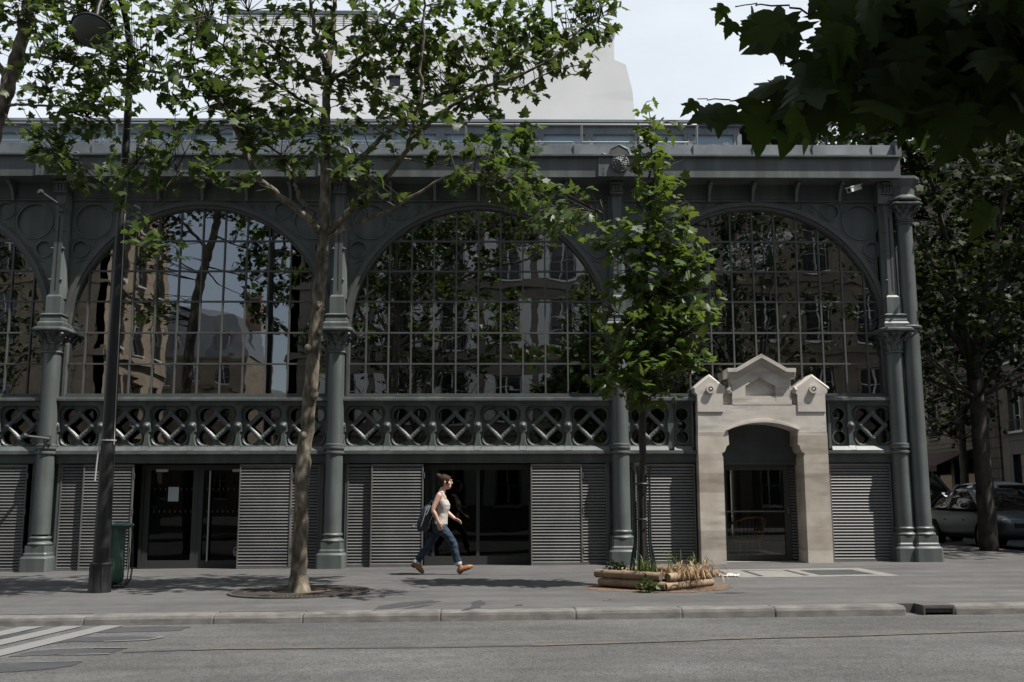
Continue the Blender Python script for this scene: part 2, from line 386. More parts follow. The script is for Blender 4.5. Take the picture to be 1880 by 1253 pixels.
def brick_mat(name, c1, c2, mortar, scale, bw=0.9, bh=0.45, ms=0.02):
    m, nt, b = node_mat(name)
    tc = nt.nodes.new('ShaderNodeTexCoord'); mp = nt.nodes.new('ShaderNodeMapping'); mp.inputs['Rotation'].default_value = (rad(90), 0, 0)
    n = nt.nodes.new('ShaderNodeTexBrick'); n.inputs['Color1'].default_value = (*c1,1); n.inputs['Color2'].default_value = (*c2,1); n.inputs['Mortar'].default_value = (*mortar,1)
    n.inputs['Scale'].default_value = scale; n.inputs['Brick Width'].default_value = bw; n.inputs['Row Height'].default_value = bh; n.inputs['Mortar Size'].default_value = ms
    sep = nt.nodes.new('ShaderNodeSeparateXYZ'); cb = nt.nodes.new('ShaderNodeCombineXYZ'); ad = nt.nodes.new('ShaderNodeMath'); ad.operation = 'ADD'
    nt.links.new(tc.outputs['Object'], sep.inputs[0]); nt.links.new(sep.outputs[0], ad.inputs[0]); nt.links.new(sep.outputs[1], ad.inputs[1])
    nt.links.new(ad.outputs[0], cb.inputs[0]); nt.links.new(sep.outputs[2], cb.inputs[1]); nt.links.new(cb.outputs[0], n.inputs['Vector'])
    nz = tex(nt, 'Noise', 1.5, 6); r = ramp(nt, [(0.3, (0.75,)*3), (0.7, (1.15,)*3)]); nt.links.new(nz.outputs['Fac'], r.inputs['Fac'])
    nt.links.new(mixc(nt, n.outputs['Color'], r.outputs[0], 1.0, 'MULTIPLY'), b.inputs['Base Color']); b.inputs['Roughness'].default_value = 0.9
    bump(nt, b, n.outputs['Fac'], -0.4, 0.02)
    return m
M['ashlar'] = brick_mat('rusticated_ashlar', (0.12,0.10,0.077), (0.155,0.13,0.10), (0.04,0.034,0.028), 1.0, 0.95, 0.42, 0.022)
M['brick'] = brick_mat('old_brick', (0.21,0.10,0.07), (0.27,0.14,0.10), (0.25,0.22,0.19), 1.0, 0.23, 0.075, 0.01)
# blue-grey clerestory glass with paler rings in its lower part
def ringed():
    m, nt, b = node_mat('ringed_glass')
    v = tex(nt, 'Voronoi', 3.2, distance='EUCLIDEAN'); w = nt.nodes.new('ShaderNodeMath'); w.operation = 'SINE'
    mu = nt.nodes.new('ShaderNodeMath'); mu.operation = 'MULTIPLY'; mu.inputs[1].default_value = 26
    nt.links.new(v.outputs['Distance'], mu.inputs[0]); nt.links.new(mu.outputs[0], w.inputs[0])
    r = ramp(nt, [(0.35, (0,0,0)), (0.5, (1,1,1))]); nt.links.new(w.outputs[0], r.inputs['Fac'])
    tc = nt.nodes.new('ShaderNodeTexCoord'); sp = nt.nodes.new('ShaderNodeSeparateXYZ'); nt.links.new(tc.outputs['Object'], sp.inputs[0])
    nz = tex(nt, 'Noise', 1.3, 3)
    ad = nt.nodes.new('ShaderNodeMath'); ad.operation = 'MULTIPLY_ADD'; ad.inputs[1].default_value = 0.9; nt.links.new(nz.outputs['Fac'], ad.inputs[0]); nt.links.new(sp.outputs[2], ad.inputs[2])
    lt = nt.nodes.new('ShaderNodeMath'); lt.operation = 'LESS_THAN'; lt.inputs[1].default_value = 9.66; nt.links.new(ad.outputs[0], lt.inputs[0])
    ml = nt.nodes.new('ShaderNodeMath'); ml.operation = 'MULTIPLY'; nt.links.new(r.outputs[0], ml.inputs[0]); nt.links.new(lt.outputs[0], ml.inputs[1])
    nt.links.new(mixc(nt, (0.34,0.45,0.52), (0.82,0.87,0.89), ml.outputs[0]), b.inputs['Base Color']); b.inputs['Roughness'].default_value = 0.25
    return m
M['ringed'] = ringed()
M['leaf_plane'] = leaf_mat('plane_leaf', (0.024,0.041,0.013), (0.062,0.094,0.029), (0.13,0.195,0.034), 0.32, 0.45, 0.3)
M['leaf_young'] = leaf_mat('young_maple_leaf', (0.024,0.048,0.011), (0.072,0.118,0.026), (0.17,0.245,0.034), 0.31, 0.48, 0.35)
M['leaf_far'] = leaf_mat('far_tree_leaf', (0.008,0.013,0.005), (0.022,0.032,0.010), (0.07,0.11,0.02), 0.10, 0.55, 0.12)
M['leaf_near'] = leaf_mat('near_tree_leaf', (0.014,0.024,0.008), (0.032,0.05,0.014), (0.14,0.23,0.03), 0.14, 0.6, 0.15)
M['grass_green'] = leaf_mat('green_blade', (0.03,0.055,0.012), (0.06,0.09,0.02), (0.12,0.18,0.03), 0.3)
M['grass_dry'] = leaf_mat('dry_blade', (0.22,0.14,0.07), (0.36,0.26,0.15), (0.3,0.2,0.1), 0.15)
M['log'] = mat('round_timber', (0.16,0.112,0.07), 0.85, col2=(0.29,0.215,0.145), vscale=5, bump=0.35, bscale=25, dist=0.006)
M['log_end'] = mat('timber_end_grain', (0.12,0.085,0.06), 0.85, var=0.4, vscale=12)
M['soil'] = mat('soil_litter', (0.07,0.045,0.03), 0.95, col2=(0.2,0.13,0.085), vscale=18, bump=0.8, bscale=30, dist=0.03)
M['grate'] = mat('cast_grate', (0.06,0.052,0.045), 0.7, var=0.35, vscale=9)
M['hatch_dark'] = mat('dark_steel_hatch', (0.045,0.05,0.05), 0.5, var=0.2, vscale=5)
M['bin_bag'] = mat('green_bag', (0.045,0.125,0.092), 0.3, var=0.3, vscale=6)
M['bag_rim'] = mat('bag_rim', (0.12,0.28,0.22), 0.35)
# =================================================================== the iron market hall
hall = thing('market_hall', 'long grey-green cast iron market hall with tall arched windows, louvred shutters and roof railing', 'market hall')
BAYS = [(-10.95, 0), (-5.67, 1), (-0.39, 2), (4.89, 3)]
COLS = [-13.59, -8.31, -3.03, 2.25]
SPR, RG = 4.38, 2.42                       # springing height and radius of the glazing

def octo(mb, cx, cy, hw, z0, z1, hw2=None, ch=0.25, ydep=None):
    hw2 = hw2 or hw
    R = []
    for h, z in ((hw, z0), (hw2, z1)):
        c = h*ch
        R.append([(cx-h,cy-h+c,z),(cx-h+c,cy-h,z),(cx+h-c,cy-h,z),(cx+h,cy-h+c,z),(cx+h,cy+h-c,z),(cx+h-c,cy+h,z),(cx-h+c,cy+h,z),(cx-h,cy+h-c,z)])
    mb.loft(R)
def pedestal_mesh():
    p = MB()
    octo(p, 0, 0, .255, -.35, .27, ch=.16); octo(p, 0, 0, .255, .27, .305, .222, ch=.16); octo(p, 0, 0, .215, .305, .345, ch=.16)
    octo(p, 0, 0, .215, .345, .37, .20, ch=.16); octo(p, 0, 0, .198, .37, .49, ch=.16)
    p.lathe([(.195,.49),(.212,.505),(.215,.525),(.2,.545),(.175,.555),(.168,.575),(.175,.60),(.187,.61),(.19,.63),(.18,.645),(.165,.655)], (0,0,0), 28)
    return p.mesh('pedestal', M['iron'], 35)
def capital_mesh(s=1.0, hgt=.46):
    p = MB()
    p.lathe([(.150,0),(.175,.008),(.178,.025),(.165,.04),(.155,.05),(.152,.15),(.165,.25),(.2,.33),(.25,.385)], (0,0,0), 28)
    for row, (nz, rr, n, h0, tip) in enumerate(((.05,.155,10,.14,.055), (.16,.16,10,.15,.075))):
        for k in range(n):
            a = 2*PI*(k+.5*row)/n; ca, sa = math.cos(a), math.sin(a); ta = (-sa, ca)
            prof = [(rr+.004,nz,.042),(rr+.018,nz+h0*.5,.05),(rr+.03+tip*.3,nz+h0*.85,.04),(rr+.03+tip*.8,nz+h0*.95,.028),(rr+.03+tip,nz+h0*.82,.012)]
            rings = []
            for r, z, w in prof:
                rings.append([(r*ca+ta[0]*w, r*sa+ta[1]*w, z), ((r+.014)*ca, (r+.014)*sa, z+.008), (r*ca-ta[0]*w, r*sa-ta[1]*w, z), ((r-.014)*ca, (r-.014)*sa, z-.012)])
            p.loft(rings)
    for k in range(4):                       # corner volutes
        a = PI/4+PI/2*k; ca, sa = math.cos(a), math.sin(a)
        p.tube([(ca*.2,sa*.2,.22),(ca*.27,sa*.27,.33),(ca*.335,sa*.335,.375),(ca*.36,sa*.36,.34),(ca*.33,sa*.33,.315),(ca*.315,sa*.315,.34)], [.03,.032,.032,.03,.026,.02], 8)
        b = PI/2*k; p.ball((math.cos(b)*.245, math.sin(b)*.245, .37), .03, 8, 5)
    octo(p, 0, 0, .27, .385, .41, .315, ch=.22); octo(p, 0, 0, .315, .41, .44, ch=.22); octo(p, 0, 0, .315, .44, .465, .285, ch=.22)
    return p.mesh('capital', M['iron'], 40)
def shaft_mesh(z1=3.97):
    p = MB()
    prof = [(.165,.65)] + [(.165-.017*((i/10)**1.4), .65+(z1-.65)*i/10) for i in range(1, 11)]
    p.lathe(prof, (0,0,0), 32)
    for z in (2.115, 2.205, 2.25):
        p.lathe([(.155,z-.03),(.185,z-.02),(.19,z),(.185,z+.02),(.155,z+.03)], (0,0,0), 32)
    return p.mesh('column', M['iron'], 50)
def pilaster_mesh():
    p = MB()
    def stack(w, d, z0, z1, w2=None, d2=None):
        w2 = w2 or w; d2 = d2 or d
        p.loft([[(-w,.05,z0),(-w,-d,z0),(w,-d,z0),(w,.05,z0)],[(-w2,.05,z1),(-w2,-d2,z1),(w2,-d2,z1),(w2,.05,z1)]])
    stack(.235,.30,4.43,4.51); stack(.235,.30,4.51,4.545,.205,.27); stack(.205,.27,4.545,4.575); stack(.205,.27,4.575,4.66,.18,.25)
    stack(.21,.28,4.66,4.675); stack(.21,.28,4.675,4.70,.17,.24); stack(.135,.22,4.70,5.02); stack(.135,.22,5.02,5.06,.105,.2)
    def pil(w0, w1, z0, z1):
        R = []
        for w, z in ((w0,z0),(w1,z1)):
            R.append([(-w-.07,.05,z),(-w-.07,-.07,z),(-w,-.19,z),(w,-.19,z),(w+.07,-.07,z),(w+.07,.05,z)])
        p.loft(R)
    pil(.085,.07,5.0,6.62); pil(.07,.085,6.62,6.72); pil(.085,.085,6.72,7.02)
    stack(.125,.26,7.02,7.05); stack(.115,.24,7.05,7.27); stack(.13,.30,7.20,7.24)
    for i in (-1,0,1): p.box(i*.06-.018, i*.06+.018, -.262, -.2, 7.06, 7.19)
    for z in (5.35, 5.95, 6.3):
        for sx in (-1, 1):
            p.ball((sx*.1, -.185, z), .022, 8, 5); p.tube([(sx*.1,-.16,z),(sx*.13,-.2,z+.0)], .012, 6)
    p.mi = 1  # dark strip on the front face stands for the shade in a slot
    p.loft([[(-.011,-.1888,5.14),(-.011,-.1925,5.14),(.011,-.1925,5.14),(.011,-.1888,5.14)],[(-.011,-.1888,6.58),(-.011,-.1925,6.58),(.011,-.1925,6.58),(.011,-.1888,6.58)]])
    return p.mesh('pilaster', [M['iron'], M['dark']], 30)
ME_PED, ME_CAP, ME_SHAFT, ME_PIL = pedestal_mesh(), capital_mesh(), shaft_mesh(), pilaster_mesh()
YC = -.10
for X in COLS + [7.45]:
    c = link('column', ME_SHAFT, hall, (X, YC, 0))
    link('pedestal', ME_PED, c, (0, 0, gz(X)-.03)); link('capital', ME_CAP, c, (0, 0, 3.96)); link('pilaster', ME_PIL, c, (0, -YC-.02, 0))
# the tall corner column
p = MB(); p.lathe([(.158,.65)]+[(.158-.014*((i/12)**1.3), .65+(6.55-.65)*i/12) for i in range(1,13)], (0,0,0), 32)
p.lathe([(.15,6.42),(.17,6.43),(.172,6.45),(.15,6.465)], (0,0,0), 28)
bc = p.build('corner_column', M['iron'], hall, 50, (7.755, -.17, 0))
link('pedestal', ME_PED, bc, (0, 0, gz(7.75)-.03))
cp = link('capital', ME_CAP, bc, (0, 0, 6.47)); cp.scale = (.92,.92,.78)
p = MB()
octo(p, 0, 0, .23, 6.84, 6.88, .30, ch=.5); octo(p, 0, 0, .30, 6.88, 6.91, ch=.5); octo(p, 0, 0, .30, 6.91, 6.99, .2, ch=.5); octo(p, 0, 0, .2, 6.99, 7.14, ch=.5)
octo(p, 0, 0, .2, 7.14, 7.20, .24, ch=.5); octo(p, 0, 0, .24, 7.20, 7.28, .29, ch=.5); octo(p, 0, 0, .29, 7.28, 7.33, ch=.5)
p.box(-.5,-.1,-.08,.2,6.84,7.3); p.build('entablature', M['iron'], bc, 35); p = MB()
p.lathe([(.15,4.40),(.2,4.41),(.21,4.43),(.21,4.45),(.19,4.47),(.15,4.48)], (0,0,0), 24); p.box(-.3,0,-.1,.1,4.41,4.465)
p.build('collar', M['iron'], bc, 35)

# spandrels, arches and glazing
def spandrel(cx):
    w = 2.64
    out = [(cx-w,SPR),(cx-w,6.95),(cx+w,6.95),(cx+w,SPR)] + circ(cx, SPR, 2.53, 60, 0, PI, True)
    out = [(cx+w,SPR),(cx+w,6.95),(cx-w,6.95),(cx-w,SPR)] + [(cx-2.53*math.cos(PI*i/60), SPR+2.53*math.sin(PI*i/60)) for i in range(61)]
    discs = []
    for s in (-1, 1):
        discs += [(cx+s*(-w+.556), 6.535, .335), (cx+s*(-w+1.124), 6.745, .155), (cx+s*(-w+.345), 5.99, .15)]
    p = MB(); p.plate([out]+[circ(x,z,r,32)[::-1] for x,z,r in discs], 0, .05)
    for x,z,r in discs:
        p.ring(x, z, r-.004, r+.022, -.018, .03, 36)
        p.plate([circ(x,z,r+.02,32)], .032, .052)
        p.ring(x, z, r+.055, r+.066, -.006, .01, 36)
    for i in range(8, 53):                          # rivets along the arch
        a = PI*i/60
        if i % 2: p.ball((cx-2.60*math.cos(a), -.002, SPR+2.60*math.sin(a)), .011, 6, 4)
    for s in (-1, 1):
        for k in range(7): p.ball((cx+s*(w-.16), -.002, 4.9+.24*k), .011, 6, 4)
        for x0, z0, r0, t0, dr in ((-w+1.5,6.80,.085,0,1),(-w+1.72,6.84,.06,2,1),(-w+.40,5.58,.085,1,-1),(-w+.30,5.3,.06,3,-1),(-w+.24,5.05,.045,2,-1)):
            pts = []
            for i in range(22):
                a = t0+dr*i*.45; r = r0*(1-i/26)
                pts.append((cx+s*(x0+r*math.cos(a)), -.004, z0+r*math.sin(a)))
            p.tube(pts, [.011]*22, 5)
        p.tube([(cx+s*(-w+.28),-.004,5.72),(cx+s*(-w+.45),-.004,5.78),(cx+s*(-w+.56),-.004,5.74)], .011, 5)
        p.tube([(cx+s*(-w+1.3),-.004,6.62),(cx+s*(-w+1.36),-.004,6.75),(cx+s*(-w+1.5),-.004,6.88)], .011, 5)
        p.tube([(cx+s*(-w+1.6),-.004,6.72),(cx+s*(-w+1.8),-.004,6.82),(cx+s*(-w+2.1),-.004,6.88)], .011, 5)
    # cornice band of the wall above the arches
    p.profile_x([(.04,6.93),(-.05,6.93),(-.05,6.96),(-.03,6.98),(-.03,7.30),(.04,7.30)], cx-w+.001, cx+w-.001)
    return p.build('spandrel', M['iron'], hall, 35)
def arched_window(cx):
    f = MB()
    n = 64
    for r0, r1, y0, y1 in ((2.42,2.47,-.02,.13), (2.47,2.545,-.06,.02), (2.545,2.58,-.03,.01)):
        V = []
        for i in range(n+1):
            a = PI*i/n
            for r, y in ((r0,y0),(r1,y0),(r1,y1),(r0,y1)): V.append((cx-r*math.cos(a), y, SPR+r*math.sin(a)))
        F = [(0,1,2,3),(4*n+3,4*n+2,4*n+1,4*n)]
        for i in range(n):
            for k in range(4):
                j = (k+1) % 4; F.append((4*i+k, 4*i+4+k, 4*i+4+j, 4*i+j))
        f.add(V, F)
    for s in (-1, 1):
        a, b = sorted((cx+s*2.42, cx+s*2.47)); f.box(a, b, -.02, .13, 3.16, SPR)
        a, b = sorted((cx+s*2.47, cx+s*2.64)); f.box(a, b, .0, .1, 3.16, SPR)
        f.plate([[(cx+s*2.425,SPR-.16),(cx+s*2.425,SPR+.16),(cx+s*2.33,SPR+.004),(cx+s*2.33,SPR-.004)][::s]], .035, .085)
        f.plate([[(cx+s*2.44,SPR-.22),(cx+s*2.44,SPR+.20),(cx+s*2.37,SPR+.02),(cx+s*2.37,SPR-.02)][::s]], -.015, .03)
    for k in range(-5, 6):
        h = SPR + math.sqrt(max(0, 2.44**2-(k*.424)**2)); f.box(cx+k*.424-.014, cx+k*.424+.014, .055, .112, 3.2, h)
    for z in (6.165, 5.575, 4.985, 4.382, 3.79):
        w = RG if z < SPR+.01 else math.sqrt(2.44**2-(z-SPR)**2); f.box(cx-w, cx+w, .058, .110, z-.014, z+.014)
    f.box(cx-2.42, cx+2.42, .03, .115, 3.165, 3.225)
    for k in range(-5, 6): f.ball((cx+k*.424+.2, .03, 3.192), .014, 6, 4)
    w = f.build('arched_window', M['frame'], hall, 30)
    g = MB(); g.plate([[(cx-2.44,3.18),(cx+2.44,3.18)] + circ(cx, SPR, 2.45, 48, 0, PI, True)], .09, .095)
    g.build('glass', M['window_glass'], w)
for cx, i in BAYS: spandrel(cx); arched_window(cx)

# cast frieze panels
def quatre(s=1.0):
    pts = []
    for i in range(96):
        t = 2*PI*i/96; c, s_ = abs(math.cos(t)), abs(math.sin(t)); r = .215/(c+s_)
        ph = math.atan2(s_, c)-math.atan2(.198,.183); d = math.hypot(.198,.183)
        q = .132**2-(d*math.sin(ph))**2
        if q > 0: r = max(r, d*math.cos(ph)+math.sqrt(q))
        pts.append((r*math.cos(t), r*math.sin(t)))
    return pts
def baluster_hole(hw):
    prof = [(-.375,.075),(-.35,.062),(-.30,.045),(-.22,.034),(-.13,.030),(-.105,.062),(.105,.066),(.15,.05),(.22,.038),(.28,.036),(.31,.05),(.345,.072),(.372,.10)]
    R = [(hw-h, z) for z, h in prof]; Lh = [(-(hw-h), z) for z, h in prof]
    return R + Lh[::-1]
def frieze_mesh():
    p = MB(); q = quatre()
    p.plate([[(-.42,-.43),(.42,-.43),(.42,.45),(-.42,.45)], q[::-1]], .0, .05)
    p.band([(x*1.13,z*1.13) for x,z in q], -.006, [(x*1.09,z*1.09) for x,z in q], -.022); p.band([(x*1.09,z*1.09) for x,z in q], -.022, [(x*.99,z*.99) for x,z in q], .03)
    bh = baluster_hole(.42); p.plate([[(-.42,-.43),(.42,-.43),(.42,.45),(-.42,.45)], bh[::-1]], -.055, .0); p.band(bh, -.055, [(x*.95,z*.96) for x,z in bh], -.002)
    p.plate([[(-.40,.385),(.40,.385),(.40,.45),(-.40,.45)]], -.07, -.055)
    for sx in (-1, 1):
        for sz in (-1, 1):
            p.bevel_bar((sx*.235,0), (0,sz*.235), .078, -.045-.001*sx-.0005*sz, .0, .024)
            if sz < 0:
                for t in (.3,.5,.7): p.ball((sx*.235*(1-t)-sx*.02, -.04, sz*.235*t+sz*.03), .02, 6, 4)
    for x, z in ((.235,0),(-.235,0),(0,.235),(0,-.235)):
        p.lathe([(.046,0),(.046,.022),(.034,.03),(.024,.03),(.022,.05),(.0001,.06)], (0,0,0), 14)
        k = 6*14; V = p.v[-k:]; p.v[-k:] = [(x+a, -.02-c, z+b) for a, b, c in V]
    V0 = len(p.v); p.lathe([(.068,0),(.072,.015),(.06,.03),(.05,.03),(.048,.045),(.036,.06),(.02,.075),(.0001,.08)], (0,0,0), 18)
    p.v[V0:] = [(-.42+a, -.05-c, b) for a, b, c in p.v[V0:]]
    p.loft([[(-.35,0,-.385),(-.35,-.06,-.385),(.35,-.06,-.385),(.35,0,-.385)],[(-.36,0,-.46),(-.36,-.125,-.46),(.36,-.125,-.46),(.36,0,-.46)]])
    p.loft([[(-.48,0,-.375),(-.48,-.065,-.375),(-.36,-.065,-.375),(-.36,0,-.375)],[(-.48,0,-.455),(-.48,-.115,-.455),(-.36,-.115,-.455),(-.36,0,-.455)]])
    return p.mesh('frieze_panel', M['iron'], 30)
def narrow_frieze_mesh():
    p = MB(); hs = [circ(0,z,.115,24)[::-1] for z in (.215,-.215)] + [circ(0,0,.085,20)[::-1]]
    p.plate([[(-.21,-.43),(.21,-.43),(.21,.45),(-.21,.45)]]+hs, 0, .05)
    for z, r in ((.215,.115),(-.215,.115),(0,.085)): p.ring(0, z, r, r+.022, -.02, .01, 24)
    for s in (-1,1):
        p.ball((s*.11,-.01,.09),.02,6,4); p.ball((s*.11,-.01,-.09),.02,6,4); p.box(min(s*.165,s*.21),max(s*.165,s*.21),-.055,0,-.43,.45)
    p.loft([[(-.16,0,-.385),(-.16,-.06,-.385),(.16,-.06,-.385),(.16,0,-.385)],[(-.17,0,-.46),(-.17,-.125,-.46),(.17,-.125,-.46),(.17,0,-.46)]])
    return p.mesh('frieze_panel', M['iron'], 30)
ME_FR, ME_FN = frieze_mesh(), narrow_frieze_mesh()
for cx, i in BAYS:
    for k in range(6):
        x = cx-2.1+.84*k
        if i == 3 and k in (1,2,3,4): continue
        link('frieze_panel', ME_FR, hall, (x, 0, 2.615))
link('frieze_panel', ME_FN, hall, (3.42, 0, 2.615)); link('frieze_panel', ME_FN, hall, (6.36, 0, 2.615))
for cx, i in BAYS:
    spans = [(cx-2.54, cx+2.54)] if i < 3 else [(cx-2.54, 3.67), (6.05, cx+2.54)]
    for x0, x1 in spans:
        p = MB(); p.plate([[(x0,2.1),(x1,2.1),(x1,3.1),(x0,3.1)]], .13, .135); p.build('frieze_glass', M['frieze_glass'], hall)
        p = MB()
        p.profile_x([(.08,3.165),(-.10,3.165),(-.10,3.135),(-.155,3.12),(-.155,3.075),(-.08,3.062),(.08,3.062)], x0-.02, x1+.02)
        p.build('window_sill', M['iron'], hall)
        p = MB()
        p.profile_x([(.06,2.157),(-.128,2.155),(-.128,2.095),(-.10,2.08),(-.03,2.06),(-.03,1.955),(-.055,1.945),(-.055,1.93),(.06,1.93)], x0-.02, x1+.02)
        p.build('lintel', M['iron'], hall)

# roof edge: box fascia, zinc gutter, crests with lion heads, brackets under the soffit
p = MB()
p.profile_x([(-.50,7.27),(-.50,7.655),(-.565,7.668),(-.565,7.70),(-.43,7.715),(.2,7.715),(.2,7.30),(0,7.30),(0,7.27)], -13.7, 7.62)
p.build('fascia', M['iron'], hall)
p = MB(); p.profile_x([(-.43,7.715),(-.40,7.95),(-.36,7.965),(-.30,7.94),(.1,7.94),(.1,7.715)], -13.7, 7.55)
for k in range(19): p.box(-13.4+1.14*k, -13.385+1.14*k, -.437, -.395, 7.72, 7.93)
p.box(7.55, 7.66, -.5, .1, 7.70, 7.99); p.box(7.54, 7.67, -.52, .12, 7.99, 8.02)
for k in range(19): p.box(-13.0+1.13*k-.05, -13.0+1.13*k+.05, -.36, -.2, 7.966, 8.0)
p.build('gutter', M['zinc'], hall)
crest = [(-.40,-.41),(.40,-.41),(.40,.005),(.36,.03),(.33,.045),(.30,.035),(.27,.015),(.21,.02),(.185,.055),(.16,.125),(0,.21),(-.155,.125),(-.18,.055),(-.2,.02),(-.257,.015),(-.29,.03),(-.315,.037),(-.35,.025),(-.40,0)]
def crest_mesh():
    p = MB(); p.plate([crest], -.016, .02)
    rim = crest[2:]
    p.tube([(x,-.01,z) for x,z in rim], .016, 6)
    p.tube([(x,.03,z+.008) for x,z in rim], .016, 6)
    for x in (-.3,.3):
        for z in (-.25,-.32,-.36): p.ball((x,-.018,z),.010,6,4)
    return p.mesh('crest', M['iron'], 40)
def lion_mesh():
    p = MB(); p.ring(0, 0, .135, .17, -.03, .02, 32); p.plate([circ(0,0,.15,32)], -.005, .02); p.ring(0,0,.148,.158,-.045,-.02,32)
    def bl(x,y,z,r,sx=1,sy=1,sz=1): p.ball((x,y,z), r, 12, 8, sx, sy, sz)
    bl(0,-.03,.0,.085,1,.8,1.05)
    rnd = random.Random(3)
    for rr, n, r in ((.10,16,.022),(.122,20,.018),(.083,12,.024)):
        for k in range(n):
            a = 2*PI*k/n+rnd.uniform(-.1,.1); bl(rr*math.cos(a), -.03-.2*(.13-rr), rr*math.sin(a)*1.0, r*rnd.uniform(.85,1.2),1,.9,1.15)
    bl(0,-.10,-.018,.026,1,1,1.2); bl(-.02,-.095,-.045,.025); bl(.02,-.095,-.045,.025); bl(0,-.085,-.075,.024,1.1,1,.7)
    p.tube([(0,-.092,.045),(0,-.112,.0),(0,-.122,-.022)], [.017,.018,.022], 8)
    for s in (-1,1):
        p.tube([(s*.055,-.078,.032),(s*.03,-.098,.042),(s*.012,-.098,.034)], [.012,.015,.012], 6)
        bl(s*.034,-.09,.018,.011); bl(s*.048,-.075,-.012,.024); bl(s*.075,-.06,.07,.02)
    return p.mesh('lion_medallion', M['iron'], 180)
ME_CR, ME_LI = crest_mesh(), lion_mesh()
for X in COLS:
    c = link('crest', ME_CR, hall, (X+.03, -.512, 7.69)); link('lion_medallion', ME_LI, c, (0.01, -.02, -.165))
def bracket_mesh():
    p = MB(); pts = [(0,-.30,.30),(0,-.29,.24),(0,-.2,.20),(0,-.13,.14),(0,-.09,.05),(0,-.07,-.02),(0,-.05,-.05)]
    for s in (-1,1): pass
    R = []
    for (x,y,z), w in zip(pts, (.03,.035,.03,.026,.024,.028,.02)):
        R.append([(-w,y-.03,z-.02),(w,y-.03,z-.02),(w,0,z+.02),(-w,0,z+.02)])
    p.loft(R); p.ball((0,-.30,.235),.04,8,5); p.ball((0,-.085,-.02),.032,8,5)
    return p.mesh('bracket', M['iron'], 40)
ME_BR = bracket_mesh()
for cx, i in BAYS:
    for k in range(5): link('bracket', ME_BR, hall, (cx-1.68+.84*k, -.02, 6.985))

# roof, clerestory and service railing
p = MB(); p.box(-13.7,7.5,.1,3.05,7.72,7.86); p.box(-13.7,7.6,3.2,14.2,9.72,9.8)
p.build('roof', M['roof_zinc'], hall)
p = MB()
x0, x1 = -14.2, 5.45
p.box(x0,x1,3.0,3.2,7.86,8.75); p.box(x0,x1,3.0,3.2,9.42,9.60); p.box(x0-.02,x1+.05,2.94,3.3,9.60,9.66); p.box(x0-.05,x1+.1,2.88,3.4,9.66,9.72)
xs = []
x = x1-.05
while x > x0: xs.append(x); x -= 1.12
for x in xs: p.box(x-.09,x+.09,2.985,3.19,8.75,9.42); p.box(x-.012,x+.012,2.97,2.985,8.75,9.42)
p.box(x1-.15,x1,3.2,14,7.86,9.6)
cl = p.build('clerestory', M['zinc_pale'], hall)
for a, b in zip(xs[1:], xs[:-1]):
    q = MB(); q.box(a+.09, b-.09, 3.06, 3.09, 8.75, 9.42); q.build('clerestory_pane', M['ringed'], cl)
p = MB()
posts = [3.88-1.13*k for k in range(16)]
for x in posts:
    p.tube([(x,.12,7.94),(x,.0,8.5)], .021, 8); p.box(x-.04,x+.04,.07,.17,7.94,7.97)
p.tube([(posts[-1],0,8.5),(posts[0],0,8.5)], .018, 8); p.tube([(posts[-1],.07,8.17),(posts[0],.07,8.17)], .014, 8)
p.build('roof_railing', M['steel'], hall, 40)

# louvred shutters
def louvre(x0, x1, Y, z1=1.905, label=None):
    p = MB(); zb = gz((x0+x1)/2)-.01
    z = zb+.06
    while z < z1-.05:
        p.profile_x([(Y,z),(Y+.024,z+.040),(Y+.03,z+.036),(Y+.006,z-.005)], x0+.022, x1-.022); z += .0552
    p.box(x0,x0+.024,Y-.008,Y+.04,zb,z1); p.box(x1-.024,x1,Y-.008,Y+.04,zb,z1)
    p.box(x0+.024,x1-.024,Y-.006,Y+.038,z1-.04,z1); p.box(x0+.024,x1-.024,Y-.006,Y+.038,zb,zb+.05)
    p.mi = 1; p.box(x0+.005,x1-.005,Y+.042,Y+.05,zb+.002,z1-.002)
    o = p.build('louvred_shutter', [M['slat'], M['dark']], hall)
    if x1-x0 > .8 and Y < -.05 and x1 < 2:
        for z in (.35, 1.05, 1.7): h = MB(); h.tube([(x1+.012,Y-.005,z-.05),(x1+.012,Y-.005,z+.05)], .012, 8); h.build('hinge', M['frame'], o)
for a, b, Y in ((-10.9,-9.9,.0),(-9.9,-8.64,-.06),(-8.05,-7.60,.0),(-7.62,-6.70,-.06),(-4.76,-3.80,-.06),(-3.82,-3.30,.0),(-2.79,-2.33,.0),(-2.345,-1.385,-.06),(.59,1.535,-.06),(1.52,2.0,.0),(2.52,3.63,-.03),(6.13,7.27,-.03)):
    louvre(a, b, Y)
# jambs beside the columns
for X in COLS[1:]:
    p = MB(); p.box(X-.27,X-.2,.0,.1,gz(X)-.05,1.93); p.box(X+.2,X+.25,.0,.1,gz(X)-.05,1.93); p.box(X-.2,X+.2,.05,.1,gz(X)-.05,4.4); p.build('jamb', M['iron'], hall)
p = MB(); p.box(7.27,7.4,.0,.1,0.1,6.9); p.box(7.4,7.70,.06,.3,.1,7.2); p.build('jamb', M['iron'], hall)

